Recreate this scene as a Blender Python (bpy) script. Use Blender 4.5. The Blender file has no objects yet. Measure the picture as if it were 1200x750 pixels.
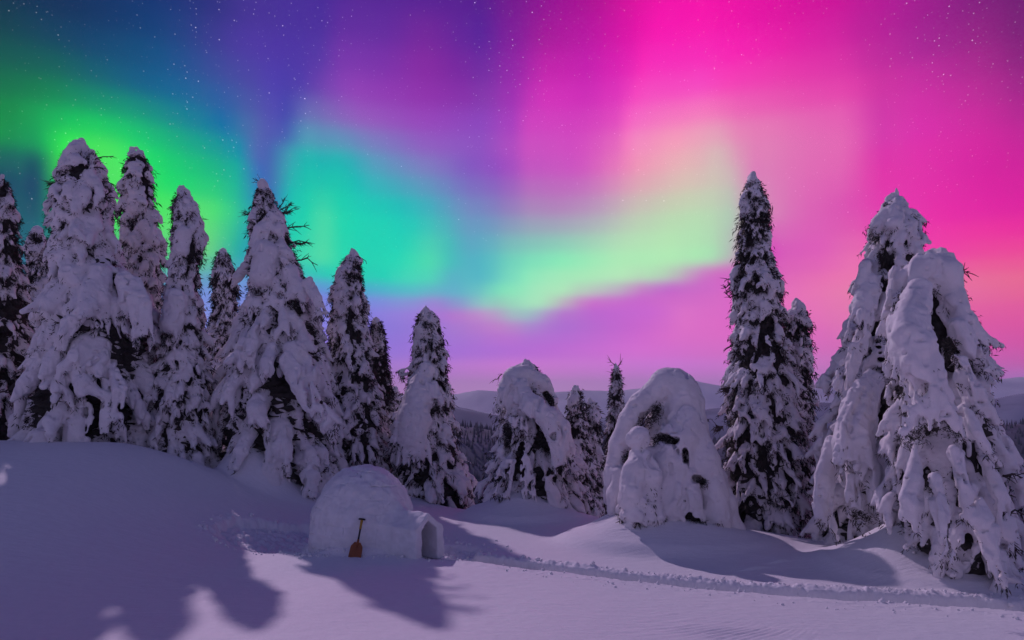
import bpy, math, random, time
import numpy as np
from concurrent.futures import ThreadPoolExecutor
import openvdb as vdb
T0 = time.time()
C = bpy.context.scene
COL = C.collection
F, HOR, EYE = 800.0, 475.0, 3.0          # focal length in photo pixels, eye level, eye height
def lin(c):
    c = np.asarray(c, float) / 255.0
    return np.where(c <= .04045, c / 12.92, ((c + .055) / 1.055) ** 2.4)

# ------------------------------------------------------------------ camera
cam = bpy.data.objects.new('camera', bpy.data.cameras.new('camera')); COL.objects.link(cam)
cam.location = (0, 0, EYE); cam.rotation_euler = (math.radians(90), 0, 0)
cam.data.sensor_width = 36; cam.data.lens = 24; cam.data.shift_y = (HOR - 375) / 1200
cam.data.clip_start = .1; cam.data.clip_end = 40000
C.camera = cam
C.view_settings.view_transform = 'Standard'; C.view_settings.look = 'None'
C.view_settings.exposure = 0; C.view_settings.gamma = 1; C.view_settings.use_curve_mapping = False
C.render.engine = 'CYCLES'
C.cycles.max_bounces = 5; C.cycles.diffuse_bounces = 3; C.cycles.volume_bounces = 0
C.cycles.use_denoising = True
C.cycles.use_adaptive_sampling = True; C.cycles.adaptive_threshold = .02

# ------------------------------------------------------------------ moon light (one sun lamp)
SUN_EL = math.radians(36)
sv = np.array([-.57, 1.0]); sv /= np.linalg.norm(sv)
to_sun = np.array([sv[0] * math.cos(SUN_EL), sv[1] * math.cos(SUN_EL), math.sin(SUN_EL)])
from mathutils import Vector
sun = bpy.data.objects.new('moon_light', bpy.data.lights.new('moon_light', 'SUN')); COL.objects.link(sun)
sun.rotation_euler = Vector(to_sun).to_track_quat('Z', 'Y').to_euler()
sun.data.energy = 2.25; sun.data.angle = math.radians(1.0); sun.data.color = (.63, .46, .64)

# ------------------------------------------------------------------ sky: aurora, stars
SKY = {
 0: [(0,(0,48,72)),(50,(0,50,85)),(110,(2,48,95)),(200,(25,50,115)),(250,(45,48,125)),(290,(65,48,140)),(340,(68,45,145)),(380,(70,40,145)),(420,(82,38,145)),(500,(85,32,145)),(560,(85,28,140)),(600,(115,22,140)),(650,(150,15,145)),(700,(175,10,145)),(740,(215,5,155)),(780,(238,5,165)),(820,(240,10,165)),(860,(230,8,160)),(920,(215,10,155)),(980,(200,15,150)),(1050,(170,22,145)),(1120,(140,28,130)),(1200,(112,28,112))],
 50: [(0,(0,80,78)),(60,(0,72,95)),(110,(0,70,110)),(160,(8,72,120)),(200,(30,72,130)),(250,(60,60,145)),(290,(75,55,158)),(340,(75,50,158)),(375,(78,50,158)),(400,(105,48,162)),(450,(105,45,160)),(500,(125,38,155)),(560,(90,35,155)),(600,(130,30,155)),(640,(170,25,155)),(690,(190,20,165)),(740,(225,15,170)),(770,(255,25,180)),(820,(252,28,178)),(860,(245,25,175)),(920,(228,30,165)),(980,(210,35,160)),(1000,(195,35,155)),(1080,(165,35,145)),(1160,(150,35,130)),(1200,(130,30,120))],
 100: [(0,(0,115,72)),(60,(0,122,82)),(100,(0,110,108)),(150,(0,100,130)),(200,(20,95,145)),(250,(55,85,155)),(290,(72,72,160)),(320,(75,62,168)),(350,(75,60,165)),(375,(105,65,170)),(410,(140,62,178)),(460,(140,50,172)),(500,(140,42,165)),(540,(130,38,160)),(570,(130,48,165)),(600,(155,42,172)),(640,(210,40,182)),(690,(205,35,180)),(730,(225,45,185)),(760,(255,65,190)),(820,(255,70,190)),(860,(242,65,180)),(920,(232,65,172)),(990,(225,60,168)),(1030,(206,50,160)),(1080,(202,45,160)),(1160,(180,40,145)),(1200,(160,35,135))],
 150: [(0,(0,150,65)),(30,(0,165,78)),(60,(0,195,92)),(90,(15,210,90)),(140,(0,195,105)),(180,(0,165,125)),(220,(0,140,145)),(260,(15,115,162)),(290,(70,110,165)),(315,(80,85,172)),(340,(72,88,172)),(352,(100,130,180)),(380,(118,125,182)),(430,(145,100,188)),(500,(150,75,188)),(560,(140,72,190)),(600,(170,65,190)),(620,(205,68,190)),(680,(210,65,188)),(720,(225,80,190)),(745,(252,115,195)),(780,(255,135,190)),(830,(235,150,185)),(870,(228,125,180)),(930,(225,110,178)),(990,(225,100,178)),(1028,(210,62,170)),(1080,(215,45,168)),(1160,(205,38,155)),(1200,(190,35,148))],
 172: [(0,(0,120,85)),(20,(0,130,88)),(50,(10,170,85)),(70,(50,225,80)),(120,(70,228,90)),(160,(30,220,100)),(200,(0,190,115)),(250,(0,155,145)),(285,(20,130,170)),(300,(75,105,172)),(330,(62,110,172)),(342,(60,150,175)),(352,(20,170,172)),(400,(60,165,180)),(440,(105,135,186)),(500,(140,95,190)),(560,(140,80,190)),(600,(175,75,190)),(620,(200,78,190)),(680,(210,75,190)),(720,(228,105,188)),(745,(248,140,188)),(790,(240,165,182)),(840,(215,175,182)),(870,(222,135,180)),(930,(222,112,178)),(988,(224,98,176)),(1030,(216,56,168)),(1080,(220,45,166)),(1160,(210,32,155)),(1200,(200,30,150))],
 200: [(0,(0,70,90)),(35,(2,82,100)),(52,(5,110,90)),(66,(60,205,80)),(120,(75,222,95)),(150,(70,228,95)),(200,(0,210,105)),(250,(0,185,125)),(285,(20,160,160)),(300,(50,120,175)),(325,(65,115,172)),(340,(50,160,172)),(350,(0,182,170)),(400,(0,185,172)),(440,(70,165,185)),(500,(120,130,190)),(550,(128,88,190)),(590,(150,75,190)),(620,(190,85,190)),(680,(205,85,190)),(720,(228,120,185)),(750,(235,150,180)),(800,(225,180,180)),(850,(205,185,180)),(880,(215,130,180)),(930,(220,110,178)),(985,(222,95,175)),(1032,(222,50,165)),(1080,(222,45,165)),(1160,(212,28,155)),(1200,(208,28,152))],
 250: [(0,(5,75,98)),(50,(10,100,100)),(60,(20,130,100)),(120,(70,222,85)),(200,(85,228,95)),(240,(90,222,110)),(270,(60,210,125)),(290,(30,165,165)),(320,(45,130,178)),(335,(0,175,175)),(345,(0,200,172)),(380,(60,212,165)),(420,(0,208,175)),(460,(0,202,178)),(500,(45,185,185)),(540,(105,150,190)),(562,(115,140,190)),(590,(140,130,188)),(620,(165,140,185)),(660,(175,140,185)),(700,(180,160,185)),(740,(190,195,180)),(790,(185,215,175)),(830,(180,215,175)),(860,(175,190,175)),(890,(205,140,178)),(930,(215,105,178)),(990,(215,75,172)),(1032,(222,58,168)),(1100,(228,40,162)),(1200,(222,28,155))],
 300: [(0,(20,90,125)),(60,(50,130,130)),(200,(90,200,130)),(245,(110,200,130)),(280,(40,165,160)),(310,(60,150,185)),(345,(55,205,170)),(380,(70,215,165)),(430,(0,208,175)),(470,(30,212,178)),(505,(75,215,172)),(525,(60,200,178)),(540,(75,178,190)),(565,(85,185,192)),(600,(110,210,185)),(660,(130,232,182)),(720,(170,240,180)),(780,(175,238,178)),(830,(168,222,175)),(850,(170,195,175)),(875,(195,130,180)),(900,(208,80,180)),(960,(220,90,180)),(1000,(228,110,172)),(1060,(232,60,165)),(1150,(245,70,150)),(1200,(250,75,145))],
 320: [(0,(30,95,140)),(60,(60,120,165)),(200,(80,165,165)),(260,(80,160,180)),(310,(80,150,195)),(360,(50,190,180)),(400,(15,205,175)),(440,(10,207,175)),(480,(60,215,178)),(505,(75,213,176)),(530,(85,178,192)),(562,(75,180,195)),(580,(95,195,192)),(620,(140,235,185)),(660,(160,240,182)),(720,(178,242,182)),(760,(175,235,178)),(790,(180,200,180)),(815,(195,140,190)),(840,(205,105,190)),(860,(208,95,188)),(900,(214,95,180)),(1000,(232,110,170)),(1060,(235,85,163)),(1150,(255,100,145)),(1200,(252,100,142))],
 335: [(0,(50,100,160)),(200,(110,140,200)),(260,(112,140,208)),(310,(112,138,212)),(370,(90,150,205)),(420,(60,170,195)),(460,(60,188,192)),(500,(72,198,190)),(530,(85,182,195)),(560,(98,190,192)),(590,(120,225,185)),(640,(165,240,185)),(690,(170,238,182)),(720,(178,205,185)),(745,(190,150,190)),(775,(190,108,198)),(850,(208,100,192)),(900,(218,98,180)),(1000,(236,122,166)),(1100,(236,112,160)),(1200,(252,100,140))],
 350: [(0,(70,105,175)),(260,(115,138,212)),(370,(118,125,215)),(440,(115,140,215)),(480,(122,150,206)),(510,(138,140,205)),(540,(105,165,200)),(562,(118,200,190)),(580,(135,222,182)),(620,(165,235,185)),(650,(175,225,182)),(670,(190,172,186)),(690,(202,125,195)),(740,(198,102,200)),(860,(214,102,190)),(1000,(237,118,166)),(1100,(238,105,158)),(1200,(250,90,145))],
 362: [(0,(80,108,182)),(260,(122,138,214)),(430,(128,125,215)),(480,(150,128,212)),(510,(165,120,205)),(535,(175,120,200)),(560,(165,180,195)),(585,(155,175,187)),(605,(150,205,185)),(632,(165,212,185)),(652,(185,150,190)),(680,(190,108,200)),(700,(190,100,202)),(760,(200,98,202)),(800,(215,108,195)),(860,(214,100,190)),(1000,(238,115,167)),(1100,(240,95,156)),(1200,(244,84,150))],
 372: [(0,(90,110,190)),(260,(128,140,216)),(430,(130,122,215)),(500,(152,118,210)),(540,(180,115,200)),(565,(190,130,198)),(590,(175,165,192)),(610,(150,185,190)),(628,(165,150,196)),(650,(172,115,202)),(700,(185,98,202)),(760,(200,98,202)),(800,(216,108,196)),(860,(216,100,190)),(1000,(238,113,168)),(1100,(240,88,155)),(1200,(240,80,150))],
 388: [(0,(100,110,195)),(260,(128,130,212)),(440,(128,112,210)),(540,(162,116,202)),(590,(190,115,196)),(620,(172,116,202)),(660,(170,104,202)),(740,(196,95,198)),(800,(217,105,192)),(860,(216,100,188)),(960,(230,102,175)),(1000,(237,112,168)),(1150,(235,82,155)),(1200,(235,78,152))],
 410: [(0,(120,110,200)),(440,(140,112,208)),(540,(160,105,205)),(640,(180,100,202)),(740,(205,103,200)),(820,(220,103,190)),(960,(228,100,175)),(1000,(232,98,170)),(1150,(228,78,160)),(1200,(228,75,155))],
 445: [(0,(130,115,195)),(450,(160,112,198)),(560,(185,115,198)),(640,(200,115,198)),(750,(206,110,190)),(820,(206,108,185)),(960,(212,105,168)),(1180,(205,90,152)),(1200,(205,90,150))],
 480: [(0,(120,105,180)),(450,(150,110,180)),(640,(165,115,180)),(820,(175,105,170)),(1200,(170,85,145))],
}
SKYROWS = sorted(SKY)
def skycol(px, py):
    px = min(max(px, 0), 1200); py = min(max(py, 0), 480)
    for a, b in zip(SKYROWS[:-1], SKYROWS[1:]):
        if a <= py <= b: break
    def row(k):
        xs = [q[0] for q in SKY[k]]; cs = np.array([q[1] for q in SKY[k]], float)
        return np.array([np.interp(px, xs, cs[:, i]) for i in range(3)])
    t = (py - a) / (b - a)
    return row(a) * (1 - t) + row(b) * t
W = bpy.data.worlds.new('World'); C.world = W; W.use_nodes = True
nt = W.node_tree; N = nt.nodes; L = nt.links; N.clear()
def nd(t, **k):
    n = N.new(t)
    for a, b in k.items(): setattr(n, a, b)
    return n
def mth(op, a, b=None, c=None, clamp=False):
    n = nd('ShaderNodeMath', operation=op, use_clamp=clamp)
    for i, v in enumerate((a, b, c)):
        if v is None: continue
        if isinstance(v, (int, float)): n.inputs[i].default_value = v
        else: L.new(v, n.inputs[i])
    return n.outputs[0]
tc = nd('ShaderNodeTexCoord'); sep = nd('ShaderNodeSeparateXYZ'); L.new(tc.outputs['Generated'], sep.inputs[0])
X, Y, Z = sep.outputs
az = mth('DEGREES', mth('ARCTAN2', X, Y)) if False else mth('MULTIPLY', mth('ARCTAN2', X, Y), 57.29578)
el = mth('MULTIPLY', mth('ARCSINE', Z), 57.29578)
# aurora rays: the curtains waver a little, mostly sideways and fine near vertical
mp = nd('ShaderNodeCombineXYZ'); L.new(mth('MULTIPLY', az, .09), mp.inputs[0]); L.new(mth('MULTIPLY', el, .035), mp.inputs[1])
nz = nd('ShaderNodeTexNoise'); nz.inputs['Scale'].default_value = 1.0; nz.inputs['Detail'].default_value = 3; L.new(mp.outputs[0], nz.inputs['Vector'])
dn = mth('SUBTRACT', nz.outputs[0], .5)
azw = mth('ADD', az, mth('MULTIPLY', dn, 1.5))
elw = mth('ADD', el, mth('MULTIPLY', dn, .6))
AZ0, AZ1, NA = -38.5, 38.5, 61
els = [-2, 0, 1.5, 3, 4.5, 5.5, 6.5, 7.5, 8.5, 9.5, 10.6, 11.9, 13.3, 14.7, 16.2, 17.7, 19.2, 20.8, 22.5, 24.3, 26.3, 28.5, 31, 34]
fac = mth('DIVIDE', mth('SUBTRACT', azw, AZ0), AZ1 - AZ0, clamp=True)
side = mth('GREATER_THAN', fac, .5)
fac_h = [mth('MULTIPLY', fac, 2.0, clamp=True), mth('SUBTRACT', mth('MULTIPLY', fac, 2.0), 1.0, clamp=True)]
def colmul(col, f):
    n = nd('ShaderNodeVectorMath', operation='SCALE'); L.new(col, n.inputs[0])
    if isinstance(f, (int, float)): n.inputs['Scale'].default_value = f
    else: L.new(f, n.inputs['Scale'])
    return n.outputs[0]
def vadd(a, b):
    n = nd('ShaderNodeVectorMath', operation='ADD'); L.new(a, n.inputs[0]); L.new(b, n.inputs[1]); return n.outputs[0]
GRID = np.zeros((len(els), NA, 3))
for i, e in enumerate(els):
    for k in range(NA):
        a = math.radians(AZ0 + k / (NA - 1) * (AZ1 - AZ0))
        tau = .00016 * min(259 / max(math.sin(math.radians(e)), 1e-3), 7400 / math.cos(a)) if e > 0 else .00016 * 7400 / math.cos(a)
        GRID[i, k] = (lambda c: np.maximum((c - np.array([.05, .045, .10]) * (1 - math.exp(-tau))) / math.exp(-tau), 0))(lin(skycol(600 + F * math.tan(a), HOR - F * math.tan(math.radians(e)) / math.cos(a))))
_p = np.pad(GRID, ((1, 1), (1, 1), (0, 0)), 'edge')
_b = (_p[:-2, 1:-1] + _p[2:, 1:-1] + _p[1:-1, :-2] + _p[1:-1, 2:]) / 4
GRID = np.clip(GRID + .25 * (GRID - _b), 0, 1.6)
acc = None; wacc = None
for i, e in enumerate(els):
    lo = els[i - 1] if i else e - 2; hi = els[i + 1] if i < len(els) - 1 else e + 4
    sg = .36 * (hi - lo) / 2 * 1.25
    t = mth('DIVIDE', mth('SUBTRACT', elw, float(e)), sg)
    if i == 0: t = mth('MAXIMUM', t, 0.0)
    if i == len(els) - 1: t = mth('MINIMUM', t, 0.0)
    w = mth('ADD', mth('EXPONENT', mth('MULTIPLY', mth('MULTIPLY', t, t), -.5)), 1e-9)
    halves = []
    for h in (0, 1):
        r = nd('ShaderNodeValToRGB'); cr = r.color_ramp; cr.interpolation = 'CARDINAL'
        for k in range(31):
            c = GRID[i, k + 30 * h]; p = k / 30
            e_ = cr.elements[0] if k == 0 else (cr.elements[-1] if k == 30 else cr.elements.new(p))
            e_.position = p; e_.color = (*c, 1)
        L.new(fac_h[h], r.inputs[0]); halves.append(r)
    mx = nd('ShaderNodeMix', data_type='RGBA'); L.new(side, mx.inputs[0]); L.new(halves[0].outputs[0], mx.inputs[6]); L.new(halves[1].outputs[0], mx.inputs[7])
    term = colmul(mx.outputs[2], w)
    acc = term if acc is None else vadd(acc, term)
    wacc = w if wacc is None else mth('ADD', wacc, w)
front = colmul(acc, mth('DIVIDE', 1.0, wacc))
gn = nd('ShaderNodeTexNoise'); gn.inputs['Scale'].default_value = 2.2; gn.inputs['Detail'].default_value = 2; L.new(tc.outputs['Generated'], gn.inputs['Vector'])
front = colmul(front, mth('ADD', .92, mth('MULTIPLY', gn.outputs[0], .16)))
# away from the aurora the night sky is dim violet low down and deep blue overhead
rr = nd('ShaderNodeValToRGB'); cr = rr.color_ramp
cr.elements[0].position = 0; cr.elements[0].color = (.37, .345, .52, 1)
cr.elements[1].position = 1; cr.elements[1].color = (.006, .014, .100, 1)
s = cr.elements.new(.30); s.color = (.15, .15, .31, 1)
s = cr.elements.new(.5); s.color = (.022, .03, .145, 1)
L.new(mth('DIVIDE', el, 90.0, clamp=True), rr.inputs[0])
def sstep(v, a, b):
    n = nd('ShaderNodeMapRange', interpolation_type='SMOOTHSTEP'); L.new(v, n.inputs[0])
    n.inputs[1].default_value = a; n.inputs[2].default_value = b; n.inputs[3].default_value = 0; n.inputs[4].default_value = 1
    return n.outputs[0]
ffac = mth('MULTIPLY', mth('SUBTRACT', 1.0, sstep(mth('ABSOLUTE', az), 39, 60)), mth('SUBTRACT', 1.0, sstep(el, 33, 48)))
sky = vadd(colmul(front, ffac), colmul(rr.outputs[0], mth('SUBTRACT', 1.0, ffac)))
# stars: round points of unequal size scattered over the whole sphere of directions
def stars(scale, rmin, keep, gain, seed):
    m = nd('ShaderNodeMapping'); m.inputs['Rotation'].default_value = (seed, seed * 2, seed * .7); L.new(tc.outputs['Generated'], m.inputs[0])
    v = nd('ShaderNodeTexVoronoi'); v.inputs['Scale'].default_value = scale; L.new(m.outputs[0], v.inputs['Vector'])
    sc = nd('ShaderNodeSeparateColor'); L.new(v.outputs['Color'], sc.inputs[0])
    k = mth('GREATER_THAN', sc.outputs[0], keep)
    g = mth('SUBTRACT', 1.0, sstep(v.outputs['Distance'], rmin * .4, rmin))
    return mth('MULTIPLY', mth('MULTIPLY', g, k), mth('MULTIPLY', mth('ADD', mth('POWER', sc.outputs[1], 3.0), .12), gain))
clump = nd('ShaderNodeTexNoise'); clump.inputs['Scale'].default_value = 7; clump.inputs['Detail'].default_value = 3; L.new(tc.outputs['Generated'], clump.inputs['Vector'])
st = mth('ADD', stars(95, .085, .46, .8, .3), stars(210, .19, .2, .34, 1.1))
st = mth('MULTIPLY', st, mth('ADD', .45, mth('MULTIPLY', sstep(clump.outputs[0], .38, .64), 1.1)))
hi_ = sstep(el, 3, 24)
st = mth('MULTIPLY', st, mth('ADD', mth('MULTIPLY', hi_, .9), .1))
_bw = nd('ShaderNodeRGBToBW'); L.new(sky, _bw.inputs[0]); _sx = nd('ShaderNodeSeparateColor'); L.new(sky, _sx.inputs[0])
st = mth('MULTIPLY', st, mth('SUBTRACT', 1.0, mth('MULTIPLY', mth('MAXIMUM', _sx.outputs[0], _bw.outputs[0]), .4, clamp=True)))
sc_ = nd('ShaderNodeCombineXYZ'); L.new(st, sc_.inputs[0]); L.new(mth('MULTIPLY', st, .95), sc_.inputs[1]); L.new(mth('MULTIPLY', st, 1.05), sc_.inputs[2])
sky = vadd(sky, sc_.outputs[0])
bg = nd('ShaderNodeBackground'); L.new(sky, bg.inputs[0]); bg.inputs[1].default_value = 1.0
ow = nd('ShaderNodeOutputWorld'); L.new(bg.outputs[0], ow.inputs[0])
W.cycles.sampling_method = 'MANUAL'; W.cycles.sample_map_resolution = 512

# ------------------------------------------------------------------ helpers
def px2w(px, py, d):
    return np.array([(px - 600) / F * d, d, EYE + (HOR - py) / F * d])
def tag(o, label=None, cat=None, group=None, kind=None):
    if label: o['label'] = label
    if cat: o['category'] = cat
    if group: o['group'] = group
    if kind: o['kind'] = kind
    return o
def empty(name, loc):
    o = bpy.data.objects.new(name, None); COL.objects.link(o); o.location = loc; o.empty_display_size = .3
    return o
def mesh_obj(name, V, Fc, mat, parent=None, smooth=True):
    """V (n,3) array; Fc: list of (m,k) index arrays."""
    me = bpy.data.meshes.new(name); V = np.ascontiguousarray(V, np.float32)
    if isinstance(Fc, np.ndarray): Fc = [Fc]
    Fc = [f for f in Fc if len(f)]
    me.vertices.add(len(V)); me.vertices.foreach_set('co', V.ravel())
    nl = sum(f.size for f in Fc); npol = sum(len(f) for f in Fc)
    me.loops.add(nl); me.loops.foreach_set('vertex_index', np.concatenate([f.ravel() for f in Fc]).astype(np.int32))
    ls = []; o = 0
    for f in Fc:
        ls.append(o + np.arange(len(f)) * f.shape[1]); o += f.size
    me.polygons.add(npol); me.polygons.foreach_set('loop_start', np.concatenate(ls).astype(np.int32))
    me.update(calc_edges=True)
    if smooth: me.polygons.foreach_set('use_smooth', np.ones(npol, bool))
    me.materials.append(mat)
    ob = bpy.data.objects.new(name, me); COL.objects.link(ob); ob.parent = parent
    return ob
_R = np.random.RandomState(7).rand(64, 64, 64).astype(np.float32)
def noise3(p, f, seed=0):
    q = p * f + seed * 13.37
    i = np.floor(q).astype(np.int32); t = (q - i).astype(np.float32); t = t * t * (3 - 2 * t)
    i0 = i & 63; i1 = (i + 1) & 63
    x0, y0, z0 = i0[..., 0], i0[..., 1], i0[..., 2]; x1, y1, z1 = i1[..., 0], i1[..., 1], i1[..., 2]
    tx, ty, tz = t[..., 0], t[..., 1], t[..., 2]
    a = _R[x0, y0, z0] * (1 - tx) + _R[x1, y0, z0] * tx
    b = _R[x0, y1, z0] * (1 - tx) + _R[x1, y1, z0] * tx
    c = _R[x0, y0, z1] * (1 - tx) + _R[x1, y0, z1] * tx
    d = _R[x0, y1, z1] * (1 - tx) + _R[x1, y1, z1] * tx
    return ((a * (1 - ty) + b * ty) * (1 - tz) + (c * (1 - ty) + d * ty) * tz) * 2 - 1
def noise2(x, y, f, seed=0):
    qx = np.asarray(x) * f + seed * 7.31; qy = np.asarray(y) * f + seed * 3.77
    ix = np.floor(qx).astype(np.int64); iy = np.floor(qy).astype(np.int64)
    tx = qx - ix; ty = qy - iy; tx = tx * tx * (3 - 2 * tx); ty = ty * ty * (3 - 2 * ty)
    S = _R[(seed * 5) & 63]
    g = lambda a, b: S[a & 63, b & 63]
    return ((g(ix, iy) * (1 - tx) + g(ix + 1, iy) * tx) * (1 - ty) + (g(ix, iy + 1) * (1 - tx) + g(ix + 1, iy + 1) * tx) * ty) * 2 - 1
def ss(v, a, b):
    t = np.clip((np.asarray(v, float) - a) / (b - a), 0, 1); return t * t * (3 - 2 * t)

# ------------------------------------------------------------------ materials
def new_mat(name):
    m = bpy.data.materials.new(name); m.use_nodes = True
    return m, m.node_tree, m.node_tree.nodes['Principled BSDF']
def snow_mat(name, col, scale, strength, dist, patch=None, sparkle=False):
    m, t, b = new_mat(name)
    b.inputs['Base Color'].default_value = (*col, 1); b.inputs['Roughness'].default_value = .65
    b.inputs['Specular IOR Level'].default_value = .25
    co = t.nodes.new('ShaderNodeTexCoord')
    n1 = t.nodes.new('ShaderNodeTexNoise'); n1.inputs['Scale'].default_value = scale; n1.inputs['Detail'].default_value = 6; n1.inputs['Roughness'].default_value = .62
    t.links.new(co.outputs['Object'], n1.inputs['Vector'])
    bp = t.nodes.new('ShaderNodeBump'); bp.inputs['Strength'].default_value = strength; bp.inputs['Distance'].default_value = dist
    t.links.new(n1.outputs[0], bp.inputs['Height']); t.links.new(bp.outputs[0], b.inputs['Normal'])
    n2 = t.nodes.new('ShaderNodeTexNoise'); n2.inputs['Scale'].default_value = scale * .35; n2.inputs['Detail'].default_value = 5
    t.links.new(co.outputs['Object'], n2.inputs['Vector'])
    r = t.nodes.new('ShaderNodeValToRGB'); r.color_ramp.elements[0].position = .35; r.color_ramp.elements[1].position = .65
    k = .9 if patch is None else patch
    r.color_ramp.elements[0].color = (col[0] * k, col[1] * k, col[2] * k, 1); r.color_ramp.elements[1].color = (*col, 1)
    t.links.new(n2.outputs[0], r.inputs[0]); t.links.new(r.outputs[0], b.inputs['Base Color'])
    return m
M_GROUND = snow_mat('ground_snow', (.82, .82, .85), 26, .55, .012, .965)
_t = M_GROUND.node_tree; _co = _t.nodes.new('ShaderNodeTexCoord'); _mp = _t.nodes.new('ShaderNodeMapping'); _mp.inputs['Scale'].default_value = (1.2, 4.5, 1); _mp.inputs['Rotation'].default_value = (0, 0, .25)
_t.links.new(_co.outputs['Object'], _mp.inputs[0]); _n = _t.nodes.new('ShaderNodeTexNoise'); _n.inputs['Scale'].default_value = 2.2; _n.inputs['Detail'].default_value = 5; _n.inputs['Roughness'].default_value = .6; _t.links.new(_mp.outputs[0], _n.inputs['Vector'])
_b = _t.nodes.new('ShaderNodeBump'); _b.inputs['Strength'].default_value = .5; _b.inputs['Distance'].default_value = .035; _t.links.new(_n.outputs[0], _b.inputs['Height'])
_old = [n for n in _t.nodes if n.bl_idname == 'ShaderNodeBump' and n != _b][0]; _t.links.new(_b.outputs[0], _old.inputs['Normal'])
M_TREE = snow_mat('tree_snow', (.82, .79, .81), 9, .55, .04, .90)
M_IGLOO = snow_mat('packed_snow', (.78, .79, .82), 16, .5, .02, .90)
def plain(name, col, rough=.8, var=.5, scale=8):
    m, t, b = new_mat(name); b.inputs['Roughness'].default_value = rough
    co = t.nodes.new('ShaderNodeTexCoord'); n = t.nodes.new('ShaderNodeTexNoise'); n.inputs['Scale'].default_value = scale; n.inputs['Detail'].default_value = 4
    t.links.new(co.outputs['Object'], n.inputs['Vector'])
    r = t.nodes.new('ShaderNodeValToRGB'); r.color_ramp.elements[0].position = .3; r.color_ramp.elements[1].position = .7
    r.color_ramp.elements[0].color = (*[c * (1 - var) for c in col], 1); r.color_ramp.elements[1].color = (*col, 1)
    t.links.new(n.outputs[0], r.inputs[0]); t.links.new(r.outputs[0], b.inputs['Base Color'])
    return m
M_NEEDLE = plain('dark_needles', (.045, .04, .035), .8)
M_BARK = plain('spruce_bark', (.07, .055, .05), .9)
M_BLADE = plain('orange_plastic', (.25, .065, .012), .45, .2)
M_YELLOW = plain('yellow_plastic', (.42, .24, .02), .45, .2)
M_BLACK = plain('black_plastic', (.012, .012, .015), .4, .2)

# ------------------------------------------------------------------ ground height
EX = np.array([-60, -14, -9, -6.5, -4.5, -2.6, -1.0, 1.2, 3.2, 6.0, 7.6, 9.5, 60])
EY = np.array([ 40,  30, 28, 26.0, 23.5, 20.8, 19.3, 18.0, 17.0, 15.6, 13.6, 12.0, 12.0])
TPX = [(548,650),(600,658),(700,669),(800,679),(900,690),(1000,698),(1100,704),(1200,712),(1330,722)]
TW = np.array([[(p - 600) / F * (F * EYE / (q - HOR)), F * EYE / (q - HOR)] for p, q in TPX])
def cone(x, y, px, pyapex, d, rad, p=1.0, sx=1.0):
    c = px2w(px, pyapex, d); r = np.hypot((x - c[0]) / sx, y - c[1]) / rad
    h = c[2]
    if p == 0: return h * np.exp(-(r ** 2) * .8)
    return h * np.exp(-(r ** 2) * 1.1) * .35 + h * .65 * np.clip(1 - r * .55, 0, 1) ** (1.6 * p)
MOUNDS = [  # px, apex py, distance, radius, sharpness, x stretch
 (292,512,19.8,1.5,1.0,1.0), (224,540,19.4,1.3,1,1.2), (611,569,19.2,1.2,1,.95), (788,608,15.2,.95,0,1.7),
 (748,592,15.4,1.05,1,1.2), (1076,606,12.7,1.0,0,1.0), (395,575,20.5,1.2,1,1.3), (665,600,18.2,.8,1,1.2),
 (340,560,20.3,1.2,1,1.2)]
IG = np.array([-3.28, 15.1])
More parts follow.
